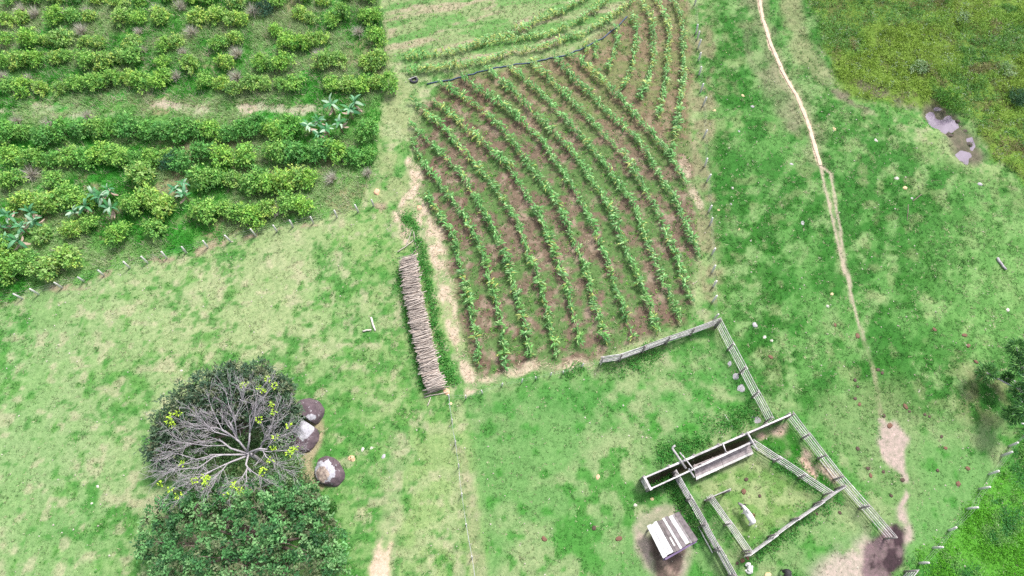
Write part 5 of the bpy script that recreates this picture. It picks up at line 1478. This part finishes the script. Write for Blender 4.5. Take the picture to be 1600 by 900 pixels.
# end gate
for r in range(6):
    p, q = G(1001, 752) - c0, G(1010, 769) - c0
    t = Tubes(); m = p.lerp(q, 0.5); m.z += 0.25 + 0.3 * r
    dg = (q - p); dg.z = 0
    t.box(m, dg / 2 * 1.02, Vector((-dg.y, dg.x, 0)).normalized() * 0.02, Vector((0, 0, 0.1))); t.build('gate_board', M_RAIL, race)
t = Tubes(); m = (G(1001, 752) - c0).lerp(G(1010, 769) - c0, 0.5); m.z += H_R + 0.09; dg = (G(1010, 769) - G(1001, 752)); dg.z = 0
t.box(m, dg / 2 * 1.25, Vector((-dg.y, dg.x, 0)).normalized() * 0.1, Vector((0, 0, 0.03))); t.build('gate_cap', M_RAIL, race)
def bar(p0, p1, z0, z1, r, name='cross_bar', mat=M_RAIL, parent=race, flat=None):
    s0, s1 = A(p0[0], p0[1], z0) - c0, A(p1[0], p1[1], z1) - c0
    t = Tubes(); t.tube([s0, s1], [r, r * 0.9], 7); return t.build(name, mat, parent, True)
bar((1062, 707), (1086, 736), 2.15, 2.15, 0.06)
bar((1066, 711), (1085, 735), 2.3, 2.3, 0.05)
bar((1050, 700), (1072, 732), 2.3, 2.0, 0.10)
bar((1055, 696), (1050, 700), 2.35, 2.3, 0.10)
bar((1076, 732), (1085, 746), 1.9, 1.7, 0.08)
bar((1129, 692), (1134, 705), 1.98, 1.98, 0.055)
bar((1167, 675), (1184, 704), 2.1, 2.1, 0.085)
# sloping working platform on its own legs
pl = [A(1083, 727, 1.15), A(1171, 692, 1.15), A(1177, 709, 0.85), A(1088, 750, 0.85)]
pl = [p - c0 for p in pl]
for k in range(5):
    u0, u1 = k / 5 + 0.006, (k + 1) / 5 - 0.006
    for h0, h1 in ((0.0, 0.47), (0.475, 1.0)):
        q = [pl[0].lerp(pl[1], h0).lerp(pl[3].lerp(pl[2], h0), u0), pl[0].lerp(pl[1], h1).lerp(pl[3].lerp(pl[2], h1), u0), pl[0].lerp(pl[1], h1).lerp(pl[3].lerp(pl[2], h1), u1), pl[0].lerp(pl[1], h0).lerp(pl[3].lerp(pl[2], h0), u1)]
        t = Tubes(); dz = Vector((0, 0, 0.035 + rnd.uniform(0, 0.015)))
        t.add([p - dz for p in q] + [p + dz for p in q], [(3, 2, 1, 0), (4, 5, 6, 7), (0, 1, 5, 4), (1, 2, 6, 5), (2, 3, 7, 6), (3, 0, 4, 7)])
        t.build('plank', M_WHITEPOST if k == 4 else simple_mat('platform_plank', (0.22, 0.18, 0.19), (0.42, 0.37, 0.37), 2.4), race)
for u in (0.03, 0.35, 0.66, 0.97):
    for p, q in ((pl[0], pl[1]), (pl[3], pl[2])):
        s = p.lerp(q, u); g = float(height(s.x + c0.x, s.y + c0.y)) - c0.z
        t = Tubes(); t.tube([Vector((s.x, s.y, g - 0.1)), Vector((s.x, s.y, s.z - 0.045))], 0.06, 6); t.build('leg', M_RAILPOST, race, True)

# ------------------------------------------------------------------ plank-roofed shelter over a trough
cs = G(1042, 850)
shed = empty('feed_shelter', cs, 'small open shelter with a patched roof of white and grey planks', 'shelter')
ZR = 1.9
RQ = [A(1011, 823, ZR) - cs, A(1060, 798, ZR + 0.35) - cs, A(1090, 842, ZR + 0.35) - cs, A(1036, 873, ZR) - cs]
tones = [((0.78, 0.77, 0.78), (0.9, 0.9, 0.9)), ((0.62, 0.60, 0.63), (0.85, 0.84, 0.86)), ((0.72, 0.71, 0.73), (0.88, 0.88, 0.88)), ((0.13, 0.11, 0.11), (0.24, 0.21, 0.21)), ((0.14, 0.12, 0.12), (0.28, 0.24, 0.24)), ((0.66, 0.65, 0.67), (0.86, 0.86, 0.86)), ((0.15, 0.13, 0.13), (0.30, 0.26, 0.27)), ((0.58, 0.56, 0.59), (0.84, 0.83, 0.85)), ((0.20, 0.17, 0.18), (0.42, 0.38, 0.39)), ((0.13, 0.11, 0.115), (0.26, 0.22, 0.23))]
wid = [0.13, 0.085, 0.10, 0.07, 0.10, 0.07, 0.11, 0.12, 0.06, 0.155]
u = 0
for k, w in enumerate(wid):
    u0, u1 = u + 0.004, u + w - 0.004; u += w
    e0, e1 = rnd.uniform(-0.03, 0.03), rnd.uniform(-0.03, 0.04)
    def rp(uu, vv):
        return RQ[0].lerp(RQ[1], uu).lerp(RQ[3].lerp(RQ[2], uu), vv)
    dz = Vector((0, 0, 0.018)); up = Vector((0, 0, 0.012 * (k % 2)))
    t = Tubes()
    q = [rp(u0, e0) + up, rp(u1, e0) + up, rp(u1, 1 + e1) + up, rp(u0, 1 + e1) + up]
    t.add([p - dz for p in q] + [p + dz for p in q], [(3, 2, 1, 0), (4, 5, 6, 7), (0, 1, 5, 4), (1, 2, 6, 5), (2, 3, 7, 6), (3, 0, 4, 7)])
    c1, c2 = tones[k]
    t.build('roof_plank', simple_mat('roof_board', tuple(v * 0.62 for v in c1), tuple(v * 0.9 for v in c2), 3.2, detail=8), shed)
    if k in (1, 4, 7):       # short patch pieces nailed on top
        v0 = rnd.uniform(0.5, 0.7); q = [rp(u0, v0), rp(u0 + 0.04, v0), rp(u0 + 0.045, v0 + 0.28), rp(u0, v0 + 0.28)]
        t = Tubes(); up = Vector((0, 0, 0.045))
        t.add([p + up - dz * 0.5 for p in q] + [p + up + dz * 0.5 for p in q], [(3, 2, 1, 0), (4, 5, 6, 7), (0, 1, 5, 4), (1, 2, 6, 5), (2, 3, 7, 6), (3, 0, 4, 7)])
        t.build('patch_board', M_WHITEPOST, shed)
def inset(uu, vv): return RQ[0].lerp(RQ[1], uu).lerp(RQ[3].lerp(RQ[2], uu), vv)
for uu, vv in ((0.1, 0.1), (0.9, 0.1), (0.9, 0.9), (0.1, 0.9)):
    s = inset(uu, vv); g = float(height(s.x + cs.x, s.y + cs.y)) - cs.z
    t = Tubes(); t.tube([Vector((s.x, s.y, g - 0.2)), Vector((s.x, s.y, s.z - 0.1))], [0.09, 0.08], 8); t.build('post', M_RAILPOST, shed, True)
for vv in (0.1, 0.9):
    s0, s1 = inset(0.02, vv), inset(0.98, vv); d = (s1 - s0); n_ = Vector((-d.y, d.x, 0)).normalized()
    t = Tubes(); t.box(s0.lerp(s1, 0.5) - Vector((0, 0, 0.075)), d / 2, n_ * 0.04, Vector((0, 0, 0.05))); t.build('beam', M_DARKWOOD, shed)
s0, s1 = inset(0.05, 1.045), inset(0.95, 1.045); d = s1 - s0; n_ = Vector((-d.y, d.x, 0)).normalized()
t = Tubes(); t.box(s0.lerp(s1, 0.5) - Vector((0, 0, 0.58)), d / 2, n_ * 0.07, Vector((0, 0, 0.48))); t.build('shade_board', simple_mat('purple_shade', (0.12, 0.08, 0.16), (0.22, 0.16, 0.28), 3), shed)  # added board, its dark purple stands in for shade under the roof
# trough beneath
tc = inset(0.5, 0.55); g = float(height(tc.x + cs.x, tc.y + cs.y))
tr = empty('feed_trough', Vector((tc.x + cs.x, tc.y + cs.y, g)), 'wooden feed trough standing under the plank-roofed shelter', 'trough')
dt = (RQ[1] - RQ[0]); dt.z = 0; dt.normalize(); nt_ = Vector((-dt.y, dt.x, 0))
t = Tubes(); t.box((0, 0, 0.35), dt * 0.95, nt_ * 0.28, (0, 0, 0.025)); t.build('floor_board', M_DARKWOOD, tr)
for s in (-1, 1):
    t = Tubes(); t.box(nt_ * s * 0.31 + Vector((0, 0, 0.5)), dt * 1.0, nt_ * 0.025, (0, 0, 0.18)); t.build('side_board', M_DARKWOOD, tr)
    t = Tubes(); t.box(dt * s * 0.97 + Vector((0, 0, 0.5)), dt * 0.02, nt_ * 0.28, (0, 0, 0.16)); t.build('end_board', M_DARKWOOD, tr)
    for s2 in (-1, 1):
        t = Tubes(); t.box(nt_ * s * 0.24 + dt * s2 * 0.8 + Vector((0, 0, 0.155)), dt * 0.04, nt_ * 0.04, (0, 0, 0.165)); t.build('leg', M_RAILPOST, tr)

# ------------------------------------------------------------------ hose and tyre at the top of the maize plot
hp = [(668, 131), (700, 126), (722, 121), (745, 114), (775, 106), (800, 103), (830, 98), (860, 92), (880, 88), (905, 78), (940, 62), (965, 42), (985, 22)]
HP = [G(p[0], p[1]) for p in hp]; c = HP[5].copy()
t = Tubes(); pts = []
for a_, b_ in zip(HP[:-1], HP[1:]):
    for k in range(4):
        q = a_.lerp(b_, k / 4); q.x += rnd.gauss(0, 0.04); q.y += rnd.gauss(0, 0.05); q.z = float(height(q.x, q.y)) + 0.08; pts.append(q - c)
t.tube(pts, 0.075, 6); o = t.build('irrigation_hose', M_HOSE, None, True); o.location = c
tag(o, 'dark blue irrigation hose lying along the upper edge of the maize plot', 'hose')
q = G(647, 126, 0.0); e = empty('old_tyre', q, 'dark tyre lying at the upper left corner of the maize plot', 'tyre')
bm = bmesh.new()
R1, R2, S1, S2 = 0.34, 0.13, 22, 10
vs_ = [[bm.verts.new(((R1 + R2 * math.cos(2 * math.pi * j / S2)) * math.cos(2 * math.pi * i / S1) * 1.1, (R1 + R2 * math.cos(2 * math.pi * j / S2)) * math.sin(2 * math.pi * i / S1), 0.13 + R2 * math.sin(2 * math.pi * j / S2))) for j in range(S2)] for i in range(S1)]
for i in range(S1):
    for j in range(S2): bm.faces.new((vs_[i][j], vs_[(i + 1) % S1][j], vs_[(i + 1) % S1][(j + 1) % S2], vs_[i][(j + 1) % S2]))
me = bpy.data.meshes.new('tread'); bm.to_mesh(me); bm.free(); me.materials.append(M_RUBBER); me.polygons.foreach_set('use_smooth', [True] * len(me.polygons)); link('tread', me, e)
log('stick', (638, 127), (652, 122), 0.045, M_WHITEPOST, 'pale stick lying across the tyre beside the maize', 'stick', 0.30)

# ------------------------------------------------------------------ spiky-leaved tree at the right edge
bt = G(1592, 622)
rt = empty('spiky_tree', bt, 'dark tree with spiky rosettes of narrow leaves at the right edge', 'tree')
HEADS = [(1588, 543, 3.6, 1.0), (1598, 572, 3.4, 1.1), (1541, 582, 2.0, 1.05), (1594, 612, 3.6, 1.0), (1582, 648, 2.6, 0.95), (1604, 640, 4.0, 1.1), (1612, 560, 4.2, 1.1), (1615, 600, 4.8, 1.2), (1574, 590, 1.4, 0.6)]
fk = Vector((0.1, 0.05, 1.2))
t = Tubes(); t.tube([Vector((0, 0, -0.3)), Vector((0.05, 0, 0.5)), fk], [0.22, 0.17, 0.14], 9); t.build('trunk', M_PALE_BARK, rt, True)
for i, (px, py, z, r) in enumerate(HEADS):
    c = A(px, py, z) - bt
    t = Tubes(); t.tube([fk, fk.lerp(c, 0.5) + Vector((0, 0, -0.1)), c], [0.09, 0.07, 0.05], 6); t.build('branch', M_PALE_BARK, rt, True)
    n = 520
    d = rdir(n, 0.4)
    V, F = leaves(np.tile(np.array(c), (n, 1)) + d * r * rng.uniform(0.25, 0.72, (n, 1)), d + np.array([0, 0, -0.1]), rdir(n, 1.2), rng.uniform(0.3, 0.5, n) * r, 0.09, 0.15)
    tone = np.array([(0.08, 0.22, 0.06), (0.11, 0.29, 0.075), (0.19, 0.40, 0.11), (0.055, 0.16, 0.06)])[rng.integers(0, 4, n)] * rng.uniform(0.8, 1.2, (n, 1))
    link('leaf_rosette', np_mesh('leaf_rosette', V, F, M_LEAF, np.repeat(tone, 4, 0)), rt)
log('dead_branch', (1560, 590), (1590, 600), 0.06, M_PALE_BARK, 'pale bare branch on the ground below the spiky tree', 'branch', 0.3)
log('dead_branch', (1588, 664), (1606, 666), 0.07, M_WHITEPOST, 'pale bare branch end at the right edge below the spiky tree', 'branch', 0.6)

# ------------------------------------------------------------------ cattle
def skin_mesh(name, verts, edges, mats, sub=2):
    """verts: (co, rx, ry); grows one continuous surface over the joints"""
    me = bpy.data.meshes.new(name + '_skeleton')
    me.from_pydata([v[0] for v in verts], edges, [])
    o = bpy.data.objects.new(name, me); COL.objects.link(o)
    o.modifiers.new('skin', 'SKIN').use_smooth_shade = True
    for i, v in enumerate(verts):
        sv = me.skin_vertices[0].data[i]; sv.radius = (v[1], v[2]); sv.use_root = (i == 0)
    ss = o.modifiers.new('sub', 'SUBSURF'); ss.levels = ss.render_levels = sub
    dg = bpy.context.evaluated_depsgraph_get(); dg.update()
    m2 = bpy.data.meshes.new_from_object(o.evaluated_get(dg), depsgraph=dg)
    bpy.data.objects.remove(o); m2.name = name
    m2.materials.clear()
    for m in mats: m2.materials.append(m)
    m2.polygons.foreach_set('use_smooth', [True] * len(m2.polygons))
    return m2

def hide_mat(name, c1, c2, patches=None):
    m, nt, p, out = new_mat(name)
    v = n_coord(nt)
    c = n_ramp(nt, n_noise(nt, 3, 4, 0.6, v), [(0.3, c1), (0.7, c2)])
    if patches:
        sx = nt.nodes.new('ShaderNodeSeparateXYZ'); nt.links.new(v, sx.inputs[0])
        ad = nt.nodes.new('ShaderNodeMath'); ad.operation = 'MULTIPLY_ADD'; ad.inputs[1].default_value = 0.25; nt.links.new(n_noise(nt, 2.2, 3, 0.5, v), ad.inputs[0]); nt.links.new(sx.outputs[patches[0]], ad.inputs[2])
        c = n_mix(nt, 'MIX', c, patches[2], n_ramp(nt, n_scale(nt, ad.outputs[0], 0.5), [(patches[1] * 0.5, 0.0), (patches[1] * 0.5 + 0.02, 1.0)]))
    nt.links.new(c, p.inputs['Base Color']); p.inputs['Roughness'].default_value = 0.75
    return m
M_HORN = simple_mat('horn', (0.10, 0.085, 0.07), (0.22, 0.19, 0.16), 5)
M_EYE = simple_mat('dark_eye', (0.01, 0.01, 0.01), (0.02, 0.015, 0.012), 5, rough=0.2)
M_EAR = simple_mat('dark_ear', (0.03, 0.028, 0.03), (0.07, 0.06, 0.06), 5)

def cow(name, label, loc, rz, body_mat, head_turn=0.0, scale=1.0, hump=True):
    """standing cow facing +X, feet on z = 0"""
    e = empty(name, loc, label, 'cow', rz=rz); e.scale = (scale,) * 3
    ct, st_ = math.cos(head_turn), math.sin(head_turn)
    def hd(x, y, z): # turn head about the neck root
        x0 = 0.72; return (x0 + (x - x0) * ct - y * st_, (x - x0) * st_ + y * ct, z)
    V = [((-0.1, 0, 1.02), 0.33, 0.36), ((-0.5, 0, 1.05), 0.30, 0.31), ((-0.78, 0, 1.10), 0.20, 0.22), ((0.25, 0, 1.03), 0.32, 0.36), ((0.55, 0, 1.10), 0.25, 0.34),
         (hd(0.85, 0, 1.22), 0.16, 0.22), (hd(1.06, 0, 1.28), 0.16, 0.17), (hd(1.22, 0, 1.22), 0.175, 0.16), (hd(1.42, 0, 1.06), 0.12, 0.115), (hd(1.52, 0, 0.98), 0.115, 0.10)]
    E = [(0, 1), (1, 2), (0, 3), (3, 4), (4, 5), (5, 6), (6, 7), (7, 8), (8, 9)]
    def leg(root, pts):
        k = root
        for p in pts:
            V.append(p); E.append((k, len(V) - 1)); k = len(V) - 1
    for s in (-1, 1):
        leg(1, [((-0.58, s * 0.2, 0.82), 0.15, 0.13), ((-0.5, s * 0.21, 0.62), 0.09, 0.09), ((-0.7, s * 0.2, 0.42), 0.05, 0.06), ((-0.66, s * 0.2, 0.12), 0.04, 0.04), ((-0.62, s * 0.2, 0.03), 0.055, 0.05)])
        leg(4, [((0.52, s * 0.19, 0.80), 0.12, 0.11), ((0.5, s * 0.2, 0.58), 0.075, 0.075), ((0.52, s * 0.19, 0.38), 0.055, 0.055), ((0.51, s * 0.19, 0.12), 0.04, 0.04), ((0.54, s * 0.19, 0.03), 0.055, 0.05)])
    link('body', skin_mesh('body', V, E, [body_mat]), e)
    if hump:
        bm = bmesh.new(); bmesh.ops.create_icosphere(bm, subdivisions=3, radius=1)
        for v in bm.verts: v.co = Vector((0.5 + v.co.x * 0.22, v.co.y * 0.12, 1.40 + v.co.z * 0.14))
        me = bpy.data.meshes.new('hump'); bm.to_mesh(me); bm.free(); me.materials.append(body_mat); me.polygons.foreach_set('use_smooth', [True] * len(me.polygons)); link('hump', me, e)
    for s in (-1, 1):
        b = Vector(hd(1.14, s * 0.10, 1.36)); m = Vector(hd(1.12, s * 0.24, 1.42)); t_ = Vector(hd(1.2, s * 0.26, 1.56))
        t = Tubes(); t.tube([b, m, t_], [0.035, 0.028, 0.008], 7); t.build('horn', M_HORN, e, True)
        # ear: a cupped leaf shape
        a_ = Vector(hd(1.08, s * 0.12, 1.27)); d = (Vector(hd(1.0, s * 0.38, 1.2)) - a_)
        vv, ff = leaves(np.array([a_, a_ + Vector((0, 0, -0.02))]), np.array([d, d]), np.array([[0.6, 0, 1], [0.6, 0, 1]]), d.length * 1.25, 0.22, 0.1)
        link('ear', np_mesh('ear', vv, ff, M_EAR), e)
        bm = bmesh.new(); bmesh.ops.create_icosphere(bm, subdivisions=2, radius=0.024, matrix=Matrix.Translation(Vector(hd(1.3, s * 0.105, 1.25))))
        me = bpy.data.meshes.new('eye'); bm.to_mesh(me); bm.free(); me.materials.append(M_EYE); link('eye', me, e)
    t = Tubes(); t.tube([(-0.95, 0, 1.18), (-1.06, 0.02, 1.0), (-1.08, 0.03, 0.6), (-1.06, 0.03, 0.42)], [0.04, 0.028, 0.02, 0.045], 6); t.build('tail', body_mat, e, True)
    t = Tubes(); hx = hd(1.58, 0, 0.985); hx0 = hd(1.53, 0, 1.02); t.tube([hx0, hx], [0.076, 0.06], 9); t.build('muzzle', M_EAR, e, True)
    return e

M_WHITEHIDE = hide_mat('white_hide', (0.66, 0.64, 0.63), (0.82, 0.81, 0.8))
q = G(1166, 809); tgt = G(1157, 795)
f_ = G(1158, 797) - G(1173, 822)
cow('cow', 'white humped cow with dark ears standing in the board pen', q, math.atan2(f_.y, f_.x), hide_mat('white_grey_hide', (0.60, 0.58, 0.57), (0.78, 0.77, 0.76), (0, 1.22, (0.26, 0.24, 0.25))), 0.3, 0.88)
M_PIED = hide_mat('pied_hide', (0.012, 0.011, 0.012), (0.03, 0.027, 0.03), (1, 0.34, (0.75, 0.74, 0.72)))
q = G(1223, 900)
cow('cow', 'black cow with a white flank at the bottom edge of the photo', q, math.radians(96), hide_mat('black_hide', (0.012, 0.011, 0.012), (0.03, 0.027, 0.03), (1, 9.0, (0.75, 0.74, 0.72))), 0.0, 1.0, False) if False else None
f_ = Vector((0, -1, 0))
cow('cow', 'black cow with a white flank at the bottom edge of the photo', q + Vector((0, -0.25, 0)), math.radians(-97), M_PIED, 0.0, 1.0, False)

# white calf curled up on the grass
qc = G(1172, 889)
calf = empty('calf', qc, 'small white calf lying curled up on the grass near the bottom edge', 'calf', rz=math.radians(80))
V = [((0, 0, 0.20), 0.24, 0.22), ((-0.2, 0.05, 0.19), 0.23, 0.21), ((-0.36, 0.14, 0.15), 0.16, 0.15), ((0.2, 0.04, 0.20), 0.21, 0.21), ((0.34, 0.14, 0.24), 0.15, 0.15), ((0.36, 0.28, 0.26), 0.13, 0.13), ((0.26, 0.36, 0.18), 0.12, 0.11), ((0.14, 0.40, 0.11), 0.085, 0.08)]
E = [(0, 1), (1, 2), (0, 3), (3, 4), (4, 5), (5, 6), (6, 7)]
k = len(V); V += [((-0.3, 0.28, 0.08), 0.07, 0.07), ((-0.1, 0.34, 0.05), 0.04, 0.04), ((-0.26, 0.40, 0.04), 0.03, 0.03)]; E += [(2, k), (k, k + 1), (k + 1, k + 2)]
k = len(V); V += [((0.24, 0.2, 0.07), 0.05, 0.05), ((0.08, 0.27, 0.04), 0.03, 0.03)]; E += [(3, k), (k, k + 1)]
link('body', skin_mesh('body', V, E, [M_WHITEHIDE]), calf)
for s in (0, 1):
    a_ = Vector((0.44 - 0.08 * s, 0.27 + 0.1 * s, 0.30)); d = Vector((0.12, 0.1 if s else -0.12, 0.05)) if not s else Vector((-0.14, -0.06, 0.05))
    vv, ff = leaves(np.array([a_]), np.array([d]), np.array([[0, 0, 1.0]]), 0.15, 0.08, 0.1); link('ear', np_mesh('ear', vv, ff, M_EAR), calf)
